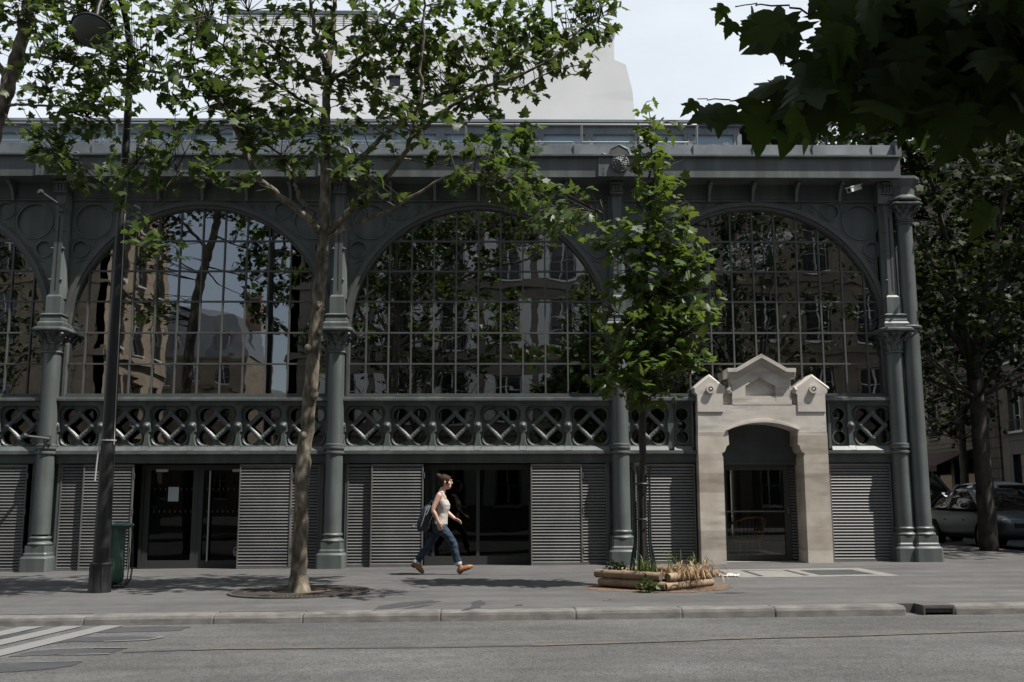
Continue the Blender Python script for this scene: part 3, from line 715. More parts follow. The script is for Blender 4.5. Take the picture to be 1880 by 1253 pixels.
# glazed doors
def door(x0, x1, Y, ztop, mulls, rail=.14, name='glass_door'):
    zb = gz((x0+x1)/2)+.0
    p = MB(); t = .055
    p.box(x0-.05,x0,Y-.05,Y+.06,zb,ztop); p.box(x1,x1+.05,Y-.05,Y+.06,zb,ztop)
    p.box(x0,x1,Y-.05,Y+.06,ztop-.10,ztop); p.box(x0,x1,Y-.035,Y+.05,zb,zb+rail)
    for m, w in mulls: p.box(m-w/2,m+w/2,Y-.035,Y+.05,zb+rail,ztop-.10)
    d = p.build(name, M['door_metal'], hall)
    g = MB(); g.box(x0,x1,Y+.005,Y+.012,zb+rail,ztop-.1); g.build('glass', M['door_glass'], d)
    return d
d1 = door(-6.62, -4.72, .34, 1.91, [(-6.56,.10),(-5.665,.10),(-5.565,.09)])
h = MB(); h.tube([(-5.39,.27,.14),(-5.39,.27,1.80)], .018, 10); h.tube([(-5.39,.27,.3),(-5.39,.33,.3)], .01, 6); h.tube([(-5.39,.27,1.6),(-5.39,.33,1.6)], .01, 6)
h.build('pull_bar', M['steel'], d1, 40)
for a in (-6.40,-4.98): h = MB(); h.box(a,a+.22,.26,.30,1.78,1.83); h.build('door_closer', M['steel'], d1)
h = MB()
for zz in (1.46, 1.05):
    for k in range(18): x = -6.43+.098*k; h.box(x-.005,x+.005,.3405,.3435,zz-.022,zz+.022)
h.build('safety_mark', mat('etched_mark', (0.13,0.13,0.125), .6), d1)
door(-1.33, .56, .34, 1.91, [(-1.22,.05),(-.39,.06)], .16)
# sticker crest on the right leaf
em = thing('crest_sticker', 'small oval blue and red town crest sticker at the foot of the glass door', 'sticker', (-4.87,.338,.315))
p = MB(); p.plate([[(x*.06,z*.09) for x,z in circ(0,0,1,28)]], -.002, 0); p.build('sticker_border', mat('sticker_white',(.3,.3,.31),.5), em)
p = MB(); p.plate([[(-.038,.015),(.038,.015),(.034,.06),(0,.075),(-.034,.06)][::1]], -.004, -.002); p.build('upper_field', mat('sticker_blue',(.02,.035,.11),.5), em)
p = MB(); p.plate([[(-.038,.012),(-.036,-.03),(0,-.07),(.036,-.03),(.038,.012)]], -.004, -.002); p.build('lower_field', mat('sticker_red',(.28,.03,.025),.5), em)
p = MB(); p.plate([[(-.022,-.012),(0,-.03),(.022,-.012),(.012,-.01),(.012,.002),(-.012,.002),(-.012,-.01)]], -.006, -.004); p.box(-.003,.003,-.006,-.004,.002,.01); p.build('ship', mat('sticker_ship',(.5,.5,.5),.5), em)
p = MB(); p.box(-6.18,-5.985,.334,.337,1.235,1.50)
tag(p.build('paper_notice', M['paper']), 'blank pale paper sheet taped inside the left glass door', 'notice')

# inside and end wall
p = MB()
p.box(-13.9,7.45,14,14.2,-.3,9.7); p.box(-13.9,-13.7,.2,14,-.3,9.7)
p.box(-13.7,7.45,3.0,3.1,7.2,8.75)
iw = p.build('interior_wall', M['interior'], hall)
p = MB(); p.box(-13.7,7.45,.3,14,-.35,.03); p.box(-13.7,7.45,.7,4.4,3.02,3.12); p.build('interior_floor', M['int_floor'], hall)
p = MB()
for k in range(10): p.box(-12.6+2.2*k,-12.5+2.2*k,3.2,14,9.3,9.72)
for y in (1.6,): p.box(-13.7,7.4,y-.06,y+.06,7.4,7.72)
for k in range(5):
    X = -13.3+5.28*k-.28
    for y in (5.2,): p.lathe([(.11,0),(.09,7.6)], (X,y,.03), 12)
p.build('roof_truss', M['iron_dark'], hall)
# end wall along the side street
p = MB(); p.box(7.52,7.66,.3,14.2,-.2,3.2); p.box(7.52,7.66,.3,14.2,6.9,7.9)
for k in range(4): p.box(7.50,7.68,.3+4.6*k,.62+4.6*k,3.2,6.9)
p.build('end_wall', M['iron'], hall)
p = MB()
for k in range(33): p.box(7.57,7.61,.62+.42*k-.018,.62+.42*k+.018,3.2,6.9)
for z in (3.9,4.6,5.3,6.0,6.5): p.box(7.572,7.608,.62,14,z-.016,z+.016)
ew = p.build('end_window', M['frame'], hall)
p = MB(); p.box(7.585,7.59,.62,14,3.2,6.9); p.build('glass', M['plain_glass'], ew)

# =================================================================== stone entrance porch
portal = thing('entrance_porch', 'pale carved limestone entrance porch with stepped gable set into the iron hall', 'porch', (4.87,-.1,0))
PX, PY = 4.87, -.1
def pp(mb, name, m, parent=portal, smooth=0):
    mb.v = [(x-PX, y-PY, z) for x, y, z in mb.v]; return mb.build(name, m, parent, smooth)
YF = -.26
def arch_pts(x0, x1, zs, zc, n=20):
    # segmental arch from (x1, zs) over zc back to (x0, zs)
    c = (x0+x1)/2; h = (x1-x0)/2; s = zc-zs; R = (h*h+s*s)/(2*s); a = math.asin(h/R)
    return [(c+R*math.sin(a-2*a*i/n), zc-R+R*math.cos(a-2*a*i/n)) for i in range(n+1)]
p = MB()
# lower piers with curved imposts
def pier(xo, xi, xi_up, s):
    g = gz(xo)-.08
    pts = [(xo,g),(xi,g),(xi,2.02),(xi-s*.015,2.05),(xi-s*.02,2.09),(xi+s*.03,2.12),(xi+s*.05,2.16),(xi+s*.06,2.2),(xi_up-s*.02,2.235),(xi_up+s*.01,2.245),(xi_up,2.47),(xo,2.47)]
    if s < 0: pts = pts[::-1]
    p.plate([pts], YF, .36)
pier(3.665, 4.118, 4.225, 1); pp(p, 'lower_pier', M['portal_low']); p = MB(); pier(6.055, 5.60, 5.512, -1); pp(p, 'lower_pier', M['portal_low'])
p = MB()
ar = arch_pts(4.225, 5.512, 2.52, 2.655)
head = [(3.675,2.474),(4.225,2.474),(4.225,2.52)] + ar[::-1][1:-1] + [(5.512,2.52),(5.512,2.474),(6.05,2.474),(6.05,2.848),(5.53,2.848),(5.53,2.98),(5.42,2.98),(5.42,3.15),(4.32,3.15),(4.32,2.98),(4.15,2.98),(4.15,2.848),(3.675,2.848)]
p.plate([head], YF+.012, .34)
niche = [(4.575,3.05),(5.135,3.05),(5.135,3.335),(4.855,3.50),(4.575,3.335)]
body = [(4.32,3.152),(5.42,3.152)]
body = [(4.325,2.985),(5.425,2.985),(5.425,3.50),(5.27,3.52),(4.87,3.77),(4.47,3.52),(4.325,3.50)]
p.plate([body, niche[::-1]], YF+.008, .1)
p.plate([[(4.5,3.0),(5.2,3.0),(5.2,3.4),(4.855,3.56),(4.5,3.4)]], YF+.085, .12)
# shoulders beside the gable
p.box(4.15,4.33,YF+.10,.1,2.85,3.28); p.box(5.42,5.535,YF+.10,.1,2.85,3.28)
for s, x in ((1,4.325),(-1,5.425)):
    p.tube([(x-s*.0,YF+.06,3.24),(x-s*.05,YF+.03,3.23),(x-s*.075,YF+.0,3.27),(x-s*.05,YF-.0,3.30),(x-s*.03,YF+.01,3.28)], [.05,.045,.04,.035,.025], 8)
# archivolt mouldings
for dr, y in ((.055,YF-.012),(.03,YF-.03)):
    o = arch_pts(4.19+.0, 5.548, 2.52, 2.665+dr); i_ = arch_pts(4.226, 5.511, 2.52, 2.657)
    p.plate([o[::-1] + i_], y, YF+.02)
pp(p, 'gable_wall', M['portal_stone'])
# raking cornice
p = MB()
def rake(off, thick, y):
    top = [(4.235,3.655+off),(4.40,3.655+off),(4.87,3.925+off),(5.335,3.655+off),(5.50,3.655+off)]
    bot = [(x, z-thick) for x, z in top]
    p.plate([bot + top[::-1]], y, .16)
rake(0, .075, YF-.10); rake(-.075, .03, YF-.075); rake(-.105, .04, YF-.05); rake(-.145,.03,YF-.025)
pp(p, 'raking_cornice', M['portal_stone'])
for xc, xl, xr, ze in ((3.91,3.675,4.148,2.852),(5.822,5.532,6.048,2.852)):
    p = MB()
    p.plate([[(xl,2.853),(xr,2.853),(xr,3.17),(xr+.045,3.215),(xr+.045,3.275),(xc,3.51),(xl-.045,3.275),(xl-.045,3.215),(xl,3.17)]], YF-.006, .06)
    for s in (-1,1):
        a = (xc, 3.525); b = (xc+s*((xr-xl)/2+.05), 3.288)
        p.loft([[(a[0],YF-.006,a[1]-.012),(a[0],.1,a[1]-.012),(a[0],.1,a[1]+.03),(a[0],YF+.02,a[1]+.03)],[(b[0],YF-.006,b[1]-.012),(b[0],.1,b[1]-.012),(b[0],.1,b[1]+.03),(b[0],YF+.02,b[1]+.03)]])
    o = pp(p, 'pinnacle', M['portal_stone'])
    q = MB(); q.ring(0,0,.045,.078,-.055,.02,24); q.ball((0,-.03,0),.03,10,6); q.ring(0,0,.04,.05,-.03,.0,20)
    q.v = [(x+xc+.005-PX, y+YF-PY, z+3.268) for x,y,z in q.v]; q.build('rosette', M['portal_stone'], o, 40)
# dark panel over the door and the door itself
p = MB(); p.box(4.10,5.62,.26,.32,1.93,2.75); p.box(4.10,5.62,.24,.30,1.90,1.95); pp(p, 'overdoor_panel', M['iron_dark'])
zb = gz(4.87)
p = MB(); Y = .36
p.box(4.12,4.275,Y-.04,Y+.05,zb,1.90); p.box(5.37,5.48,Y-.04,Y+.05,zb,1.90); p.box(4.275,5.37,Y-.04,Y+.05,1.80,1.90); p.box(4.275,5.37,Y-.04,Y+.05,zb+.02,zb+.12)
d3 = pp(p, 'porch_door', M['door_metal'])
p = MB(); p.box(4.275,5.37,Y,Y+.008,zb+.12,1.80); pp(p, 'glass', M['clear_glass'], d3)
p = MB(); p.tube([(4.26,Y-.05,1.03),(5.38,Y-.05,1.03)], .014, 8); p.box(5.41,5.45,Y-.07,Y-.04,.98,1.12); pp(p, 'push_bar', M['frame'], d3, 40)
p = MB(); p.box(4.1,5.62,-.05,.36,zb-.05,zb+.012); pp(p, 'threshold', M['hatch'])
p = MB()
z = zb+.05
while z < 1.88: p.profile_x([(.30,z),(.325,z+.036),(.33,z+.032),(.305,z-.005)], 5.485, 5.60); z += .0552
pp(p, 'side_louvre', M['slat'])
# =================================================================== ground
def sheet(name, poly, z_off, m, kind='structure', th=0.0):
    """thin sheet lying on the sloping street; poly in x, y"""
    mb = MB()
    tr = tessellate_polygon([[Vector((x,y,0)) for x,y in poly]])
    V = [(x, y, gz(x)+z_off) for x, y in poly]
    F = []
    for a,b,c in tr:
        cr = (poly[b][0]-poly[a][0])*(poly[c][1]-poly[a][1])-(poly[b][1]-poly[a][1])*(poly[c][0]-poly[a][0])
        F.append((a,b,c) if cr > 0 else (a,c,b))
    mb.add(V, F); return tag(mb.build(name, m), kind=kind)
RZ = -.10
xs = [-600,-40,40,600]
mb = MB(); V = [(x,y,gz(x)+RZ) for y in (-600,600) for x in xs]; mb.add(V, [(0,1,5,4),(1,2,6,5),(2,3,7,6)])
tag(mb.build('road', M['road']), kind='structure')
def slab(name, x0, x1, y0, y1, m):
    mb = MB(); V = []
    for z in (-.6, 0):
        for x, y in ((x0,y0),(x1,y0),(x1,y1),(x0,y1)): V.append((x, y, gz(x)+z))
    mb.add(V, [(0,3,2,1),(4,5,6,7),(0,1,5,4),(1,2,6,5),(2,3,7,6),(3,0,4,7)])
    return tag(mb.build(name, m), kind='structure')
KY = -7.72
slab('pavement', -40, 10.9, KY+.27, 120, M['pave'])
slab('pavement', -40, 40, -45, -15.9, M['pave'])
slab('pavement', 18.2, 40, KY+.27, 120, M['pave'])
# granite kerb stones
def kerb_stones(name, segs):
    mb = MB(); rnd = random.Random(5)
    for a, b, fixed, axis in segs:
        t = a
        while t < b-.3:
            L = min(rnd.uniform(.95,1.5), b-t); o = rnd.uniform(-.006,.006); h = rnd.uniform(-.006,.004)
            prof = [(0.27,-.3),(0.27,h),(.06,h),(.02,h-.012),(.004+o,h-.04),(-.012+o,-.13),(-.012+o,-.3)]
            x0, x1 = t+.002, t+L-.002
            V = []
            for x in (x0, x0+.015, x1-.015, x1):
                s = .007 if x in (x0, x1) else 0
                for y, z in prof:
                    if axis == 'x': V.append((x, fixed+y+(s if y < .1 else 0), gz(x)+z-(s if z > -.2 else 0)))
                    else: V.append((fixed-y-(s if y < .1 else 0), x, gz(fixed)+z-(s if z > -.2 else 0)))
            n = len(prof); F = []
            for j in range(3):
                for k in range(n):
                    k2 = (k+1) % n; F.append((j*n+k, (j+1)*n+k, (j+1)*n+k2, j*n+k2))
            F.append(tuple(range(n))); F.append(tuple(3*n+k for k in range(n-1,-1,-1)))
            if axis == 'y': F = [f[::-1] for f in F]
            mb.add(V, F); t += L
    return tag(mb.build(name, M['kerb']), kind='structure')
kerb_stones('kerb', [(-30,4.60,KY,'x'),(4.94,11.1,KY,'x'),(KY+.3,60,11.17,'y'),(KY+.3,60,18.2,'y')])
kerb_stones('kerb', [(-30,30,-15.9-.0,'x')]) if False else None
# storm drain let into the kerb
p = MB(); zz = gz(4.77)
p.box(-.17,.17,.02,.27,-.012,.002); p.box(-.17,-.15,.01,.25,-.12,-.012); p.box(.15,.17,.01,.25,-.12,-.012)
p.box(-.15,.15,.012,.03,-.03,-.012); p.box(-.15,.15,.03,.045,-.075,-.03)
dr = thing('storm_drain', 'rusty iron storm drain mouth let into the granite kerb', 'drain', (4.77,KY,zz))
p.build('drain_frame', mat('drain_iron', (0.075,0.068,0.062), .7, var=.35, vscale=9), dr)
p = MB(); p.box(-.15,.15,.03,.24,-.118,-.096); p.build('drain_throat', M['dark'], dr)
# markings and patches on the road
def px_ground(x, y, dz):
    d = _fw + _rt*((x-940)/FPX) - _up*((y-626.5)/FPX)
    t = (gz(0)+dz-CAM_POS.z)/(d.z-.009*d.x); q = CAM_POS+d*t; return (q.x, q.y)
for i in range(5):
    x0 = -4.22-.42*i
    # slanting white bars of a hatched area, running away to the left
    a = (x0, KY-.06); b = (x0+.235, KY-.06)
    c = (x0+.235-.115*2.9-.05, KY-3.0); d = (x0-.115*2.9-.05, KY-3.0)
    if i == 0: c = (c[0]+.0, c[1])
    sheet('road_marking', [a, d, c, b], RZ+.008, M['line_white'])
def blob(pts_px, dz, seed, n=5, jit=.02):
    rnd = random.Random(seed); P = [px_ground(x,y,dz) for x,y in pts_px]; out = []
    for i in range(len(P)):
        a, b = P[i], P[(i+1) % len(P)]
        for k in range(n):
            t = k/n; out.append((a[0]+(b[0]-a[0])*t+rnd.uniform(-jit,jit), a[1]+(b[1]-a[1])*t+rnd.uniform(-jit,jit)*1.3))
    return out
sheet('asphalt_patch', blob([(165,1163),(210,1152),(350,1151),(335,1158),(300,1160)], RZ, 1), RZ+.004, M['patch'])
sheet('asphalt_patch', blob([(60,1186),(120,1173),(200,1169),(300,1169),(280,1176),(220,1179),(120,1180)], RZ, 2), RZ+.004, M['patch'])
sheet('asphalt_patch', blob([(15,1207),(60,1196),(150,1191),(225,1194),(200,1200),(120,1203)], RZ, 3), RZ+.004, M['patch'])
sheet('asphalt_patch', blob([(-60,1238),(-60,1222),(40,1218),(150,1215),(130,1224),(80,1231)], RZ, 4), RZ+.004, M['patch'])
sheet('asphalt_patch', blob([(-60,1180),(-60,1168),(60,1160),(110,1158),(60,1166)], RZ, 5), RZ+.004, M['patch'])
for pts, s in (([(255,1170.5),(303,1168.5),(300,1172),(270,1177),(190,1180),(190,1178.5),(268,1175),(290,1171)],6), ([(90,1193),(160,1190),(235,1190),(234,1191.5),(160,1192),(90,1194.5)],7), ([(80,1203.5),(150,1202),(202,1201),(200,1202.8),(150,1203.8)],8), ([(40,1217),(150,1214.2),(150,1215.4),(40,1218.5)],9)):
    sheet('road_marking', [px_ground(x,y,RZ) for x,y in pts], RZ+.007, M['line_faint'])
def strip(name, line_px, w, m, dz, z):
    P = [Vector(px_ground(x,y,dz)) for x,y in line_px]; L = []; R = []
    for i, q in enumerate(P):
        d = (P[min(i+1,len(P)-1)]-P[max(i-1,0)]).normalized(); n = Vector((-d.y,d.x))*w/2; L.append(tuple(q+n)); R.append(tuple(q-n))
    return sheet(name, R + L[::-1], z, m)
strip('road_seam', [(225,1199),(360,1193.5),(620,1191),(800,1189.5),(985,1186)], .06, M['seam'], RZ, RZ+.004)
strip('road_seam', [(1280,1175.5),(1550,1170),(1720,1162.5),(1885,1158)], .04, M['seam'], RZ, RZ+.004)
strip('road_marking', [(350,1194.5),(420,1192.5),(480,1192),(590,1190.5)], .075, M['line_yellow'], RZ, RZ+.007)
strip('road_marking', [(975,1186.5),(1050,1184),(1150,1181),(1300,1176)], .085, M['line_yellow'], RZ, RZ+.007)
strip('road_marking', [(1300,1175.5),(1450,1171.5),(1600,1167.5),(1885,1158.5)], .06, M['line_yellow'], RZ, RZ+.0075)
# damp stains on the pavement
M['stain'] = asphalt('damp_asphalt', (0.046,0.045,0.048), 120, 0.15, 0.15)
for pts, s in (([(682,1122),(700,1113),(735,1107),(790,1103),(810,1105),(770,1110),(735,1116),(700,1120)],11), ([(868,1106),(885,1102),(892,1108),(880,1116),(845,1122),(868,1114)],12), ([(742,1119),(765,1113),(800,1110),(770,1116)],13), ([(1314,1090),(1340,1087.5),(1372,1089),(1340,1091)],14),([(1108,1103),(1120,1101),(1122,1102),(1110,1104)],15),([(947,1111),(960,1110),(958,1113),(948,1113)],16)):
    sheet('damp_stain', blob(pts, 0, s, 6, .022), .003, M['stain'])
# cellar hatch
h0 = thing('cellar_hatch', 'pale concrete cellar hatch with a dark steel lid in the pavement', 'hatch', (4.78,-2.66,gz(4.78)))
def hat(name, m, rects, z0, z1):
    mb = MB()
    for x0,x1,y0,y1 in rects:
        V = []
        for z in (z0, z1):
            for x,y in ((x0,y0),(x1,y0),(x1,y1),(x0,y1)): V.append((x-4.78, y+2.66, gz(x)-gz(4.78)+z))
        mb.add(V, [(0,3,2,1),(4,5,6,7),(0,1,5,4),(1,2,6,5),(2,3,7,6),(3,0,4,7)])
    return mb.build(name, m, h0)
hat('concrete_frame', M['hatch'], [(3.585,5.98,-3.55,-1.78)], -.05, .006)
hat('steel_lid', M['hatch_dark'], [(4.88,5.71,-3.22,-2.2)], 0, .011)
hat('lid_seam', M['seam'], [(3.93,4.0,-3.3,-2.13),(4.62,4.69,-3.3,-2.13),(3.93,4.69,-2.13,-2.1)], 0, .010)
# crumpled paper
mb = MB(); rnd = random.Random(2)
n = 9; V = []
for j in range(4):
    for i in range(n): V.append((-.15+.3*i/(n-1)+rnd.uniform(-.015,.015), -.07+.14*j/3+rnd.uniform(-.02,.02), .012+rnd.uniform(0,.045)*(1 if 0<j<3 else .2)))
mb.add(V, [(j*n+i,j*n+i+1,(j+1)*n+i+1,(j+1)*n+i) for j in range(3) for i in range(n-1)])
q = px_ground(1338,1059,0); tag(mb.build('paper_scrap', mat('litter_white',(.42,.42,.41),.7), None, 0, (q[0],q[1],gz(q[0]))), 'flattened white paper scrap lying on the pavement by the hatch', 'litter')

# =================================================================== pavement furniture
# iron grate round the plane tree
GX, GY = -2.64, -5.10
gr = thing('tree_grate', 'round iron tree grate with radial slots around the plane tree trunk', 'tree grate', (GX,GY,gz(GX)))
p = MB()
def tilt(mb): mb.v = [(x,y,z+.009*x) for x,y,z in mb.v]
for r0, r1 in ((.88,.93),(.70,.725),(.54,.565),(.36,.40)):
    n = 64
    V = [(r*math.cos(2*PI*k/n), r*math.sin(2*PI*k/n), z) for r in (r0,r1) for z in (.0,.022) for k in range(n)]
    F = []
    for k in range(n):
        j = (k+1)%n; F += [(n+k,3*n+k,3*n+j,n+j),(2*n+k,2*n+j,3*n+j,3*n+k),(k,n+k,n+j,j)]
    p.add(V,F)
for k in range(84):
    a = 2*PI*k/84
    p.bar((.38*math.cos(a),.38*math.sin(a),.010),(.9*math.cos(a),.9*math.sin(a),.010),.018,.018)
tilt(p); p.build('grate_ring', M['grate'], gr)
p = MB(); V = [(0,0,.004)]; n = 48
for r, z in ((.45,.008),(.91,.004)):
    V += [(r*math.cos(2*PI*k/n), r*math.sin(2*PI*k/n), z) for k in range(n)]
F = [(0,1+k,1+(k+1)%n) for k in range(n)] + [(1+k,1+n+k,1+n+(k+1)%n,1+(k+1)%n) for k in range(n)]
p.add(V,F); tilt(p); p.build('soil', M['soil'], gr)

# street lamp
LX, LY = -5.43, -4.72; g0 = gz(LX)
lamp = thing('street_lamp', 'tall black street lamp post arching out over the kerb', 'street lamp', (LX,LY,g0))
p = MB()
p.lathe([(.155,-.05),(.152,.02),(.138,.10),(.138,.345),(.146,.36),(.146,.385),(.128,.40)], (0,0,0), 20)
for k in range(6):
    a = 2*PI*k/6; p.tube([(.135*math.cos(a),.135*math.sin(a),0),(.135*math.cos(a),.135*math.sin(a),.34)], .02, 6)
H = 7.30
path = [(0,0,.38),(0,0,1.2),(0,0,2.5),(0,0,4.0),(0,0,5.5),(0,0,H)]
rr = [.115,.105,.09,.077,.062,.05]
arcR = .85
for i in range(1, 11):
    a = PI*.92*i/10; path.append((0, -arcR*(1-math.cos(a))*.8, H+arcR*1.25*math.sin(a))); rr.append(.05-.002*i)
p.tube(path, rr, 14)
p.build('post', M['black_metal'], lamp, 40)
hx, hy, hz = path[-1]
p = MB(); p.lathe([(.03,.16),(.07,.15),(.09,.10),(.16,.075),(.24,.03),(.275,-.02),(.285,-.05),(.27,-.055),(.265,-.02),(.2,.03)][::-1], (hx,hy-.02,hz-.12), 28)
lh = p.build('lamp_shade', M['black_metal'], lamp, 50); TL = Matrix.Translation((hx,hy,hz-.05)) @ Matrix.Rotation(rad(-30),4,'X') @ Matrix.Translation((-hx,-hy,-hz+.05)); lh.data.transform(TL)
p = MB(); p.lathe([(.262,0),(.25,-.03),(.19,-.055),(.1,-.068),(.0005,-.072)][::-1], (hx,hy-.02,hz-.165), 28, caps=False)
p.build('lens', mat('lamp_lens',(.10,.105,.105),.3), lh, 180).data.transform(TL)
p = MB(); p.tube([(.10,-.05,2.0),(.085,-.05,3.2),(.075,-.05,4.3),(.06,-.05,5.6)], .007, 6); p.ring(0,0,.098,.108,-.01,.01,20)
k0 = 20*4; p.v[-k0:] = [(x,z,2.06+y) for x,y,z in p.v[-k0:]]
p.tube([(-.1,-.06,2.0),(-.12,-.06,1.7),(-.125,-.07,1.5)], .012, 6)
p.build('cable_tie', mat('pale_cable',(.35,.35,.34),.5), lamp, 40)

# litter bin: green bag in a ribbed hoop
BX, BY = -5.50, -4.0; g0 = gz(BX)
bn = thing('litter_bin', 'green see-through bag litter bin in a slim ribbed cage behind the lamp post', 'litter bin', (BX,BY,g0))
p = MB()
for k in range(18):
    a = 2*PI*k/18; c, s = math.cos(a), math.sin(a)
    p.tube([(.205*c,.205*s,.86),(.225*c,.225*s,.62),(.24*c,.24*s,.3),(.225*c,.225*s,.12),(.17*c,.17*s,.04),(.12*c,.12*s,.03)], .006, 5)
for z, r in ((.86,.205),(.04,.165)):
    p.tube([(r*math.cos(2*PI*k/28), r*math.sin(2*PI*k/28), z) for k in range(29)], .010, 6)
p.tube([(0,0,.0),(0,0,.05)], .13, 14)
p.build('cage', mat('bin_cage',(.035,.038,.036),.45), bn, 40)
rnd = random.Random(8); p = MB(); R = []
for z, r in ((.90,.185),(.84,.17),(.70,.155),(.5,.15),(.3,.16),(.16,.165),(.08,.14),(.05,.06)):
    R.append([(-.045*(z<.85)+(r+rnd.uniform(-.014,.014))*math.cos(2*PI*k/24), (r+rnd.uniform(-.014,.014))*math.sin(2*PI*k/24), z) for k in range(24)])
p.loft(R); bg = p.build('bag', M['bin_bag'], bn, 60)
p = MB(); P = [((.21+rnd.uniform(-.012,.02))*math.cos(2*PI*k/20), (.21+rnd.uniform(-.012,.02))*math.sin(2*PI*k/20), .895+rnd.uniform(-.012,.012)) for k in range(20)]; P.append(P[0])
p.tube(P, .018, 6); p.build('bag_rim', M['bag_rim'], bn, 60)

# wall lamps on the first column
def wall_lamp(base, tip, label):
    b = Vector(base); t = Vector(tip)-b
    o = thing('wall_lamp', label, 'wall lamp', base, 0, 'slim arm lamps on the first column')
    p = MB(); p.tube([(0,.03,0), t*.0+Vector((0,-.03,0)), t*.85], [.028,.026,.022], 10); p.box(-.06,.04,.02,.08,-.1,.06); p.build('arm', M['frame'], o, 40)
    p = MB(); p.tube([t*.82, t*.9, t], [.03,.05,.045], 12); p.build('lamp_head', M['iron_dark'], o, 40)
b = at(112,378,-.3); wall_lamp(b, at(72,351,-.75), 'slim arm lamp angled up beside the top of the first column')
b = at(88,806,-.3); wall_lamp(b, at(42,800,-.7), 'slim arm lamp reaching left from the first column below the frieze')
# security camera
b = at(1568,347,-.25)
cc = thing('security_camera', 'white bullet security camera under the roof edge near the corner', 'security camera', b)
p = MB(); d = Vector((-.72,-.55,-.33)).normalized(); c0 = Vector((.1,.0,.03)); c1 = c0+d*.36
p.bar(c0, c1, .10, .085); p.build('camera_body', M['white_metal'], cc)
p = MB(); p.bar(c0+Vector((.02,.015,.06)), c1+d*.05+Vector((0,0,.058)), .125, .015); p.build('sun_hood', M['white_metal'], cc)
p = MB(); p.tube([c0+d*.08, c0+d*.05+Vector((.02,.12,-.06)), (.1,.22,-.05)], .02, 8); p.build('mount', M['frame'], cc)
p = MB(); p.tube([c1-d*.01, c1+d*.012], .034, 14); p.build('lens', M['dark'], cc)

# ------------------------------------------------------------- log planter with tree guard
PXc, PYc = 2.13, -4.87; g0 = gz(PXc)
pl = thing('log_planter', 'square planter of two stacked timber rails set cornerwise on the pavement', 'planter', (PXc,PYc,g0))
HD = .79
cor = [(-HD,0),(0,-HD),(HD,0),(0,HD)]
rnd = random.Random(4)
for lvl in range(2):
    for k in range(4):
        a = Vector((*cor[k],0)); b = Vector((*cor[(k+1)%4],0)); d = (b-a).normalized()
        z = .062+.112*lvl+(.0 if k%2 else .008)
        e0 = .02 if (k+lvl)%2 else -.055; e1 = .06 if (k+lvl)%2 else -.02
        A = a-d*e0+Vector((0,0,z)); B = b+d*(-.06 if (k+lvl)%2 else .02)+Vector((0,0,z))
        p = MB(); n = 10
        P = [A+(B-A)*(i/n) for i in range(n+1)]; R = [.056+rnd.uniform(-.003,.003) for _ in P]; R[0] = R[-1] = .051
        p.tube(P, R, 16, caps=False); ring0 = p.v[:16]; ring1 = p.v[-16:]
        p.mi = 1; p.add(ring0, [tuple(range(15,-1,-1))]); p.add(ring1, [tuple(range(16))])
        p.build('timber_rail', [M['log'], M['log_end']], pl, 50)
p = MB(); n = 14; V = []; rnd = random.Random(6)
for j in range(n+1):
    for i in range(n+1):
        u, v = i/n*2-1, j/n*2-1
        x = (u-v)*HD/2*.96; y = (u+v)*HD/2*.96
        V.append((x,y,.14+.02*rnd.random()+.03*(1-max(abs(u),abs(v)))))
p.add(V, [(j*(n+1)+i,j*(n+1)+i+1,(j+1)*(n+1)+i+1,(j+1)*(n+1)+i) for j in range(n) for i in range(n)])
p.build('soil', M['soil'], pl, 180)
p = MB(); n = 40; V = [(0,0,.012)]
for k in range(n):
    r = 1.02+rnd.uniform(-.10,.10); V.append((r*math.cos(2*PI*k/n)*.98, r*math.sin(2*PI*k/n)*.93, .004+.009*r*math.cos(2*PI*k/n)))
p.add(V, [(0,1+k,1+(k+1)%n) for k in range(n)]); p.build('soil_spill', M['soil'], pl)
# guard
tg = thing('tree_guard', 'dark iron bar tree guard flaring at its foot around the young tree', 'tree guard', (at(1181,1050,PYc).x,PYc,g0+.16))
p = MB()
for k in range(8):
    a = 2*PI*k/8+.2; c, s = math.cos(a), math.sin(a)
    p.tube([(.215*c,.215*s,-.1),(.15*c,.15*s,.28),(.118*c,.118*s,.42),(.118*c,.118*s,.9),(.118*c,.118*s,1.36),(.15*c,.15*s,1.46)], .0125, 6)
p.build('bar_cage', M['guard_green'], tg, 50)
for z in (1.22,.74,.02):
    r = .122 if z > .5 else .2; p = MB()
    p.tube([(r*math.cos(2*PI*k/20), r*math.sin(2*PI*k/20), z) for k in range(21)], .012, 6); p.build('hoop', M['guard_green'], tg, 50)
p = MB()
for k in range(4):
    a = 2*PI*k/4+.6; c, s = math.cos(a), math.sin(a)
    p.tube([(.21*c,.21*s,-.1),(.14*c,.14*s,.34),(.128*c,.128*s,.5),(.128*c,.128*s,.98)], .0145, 6)
p.build('stay', M['guard_green'], tg, 50)
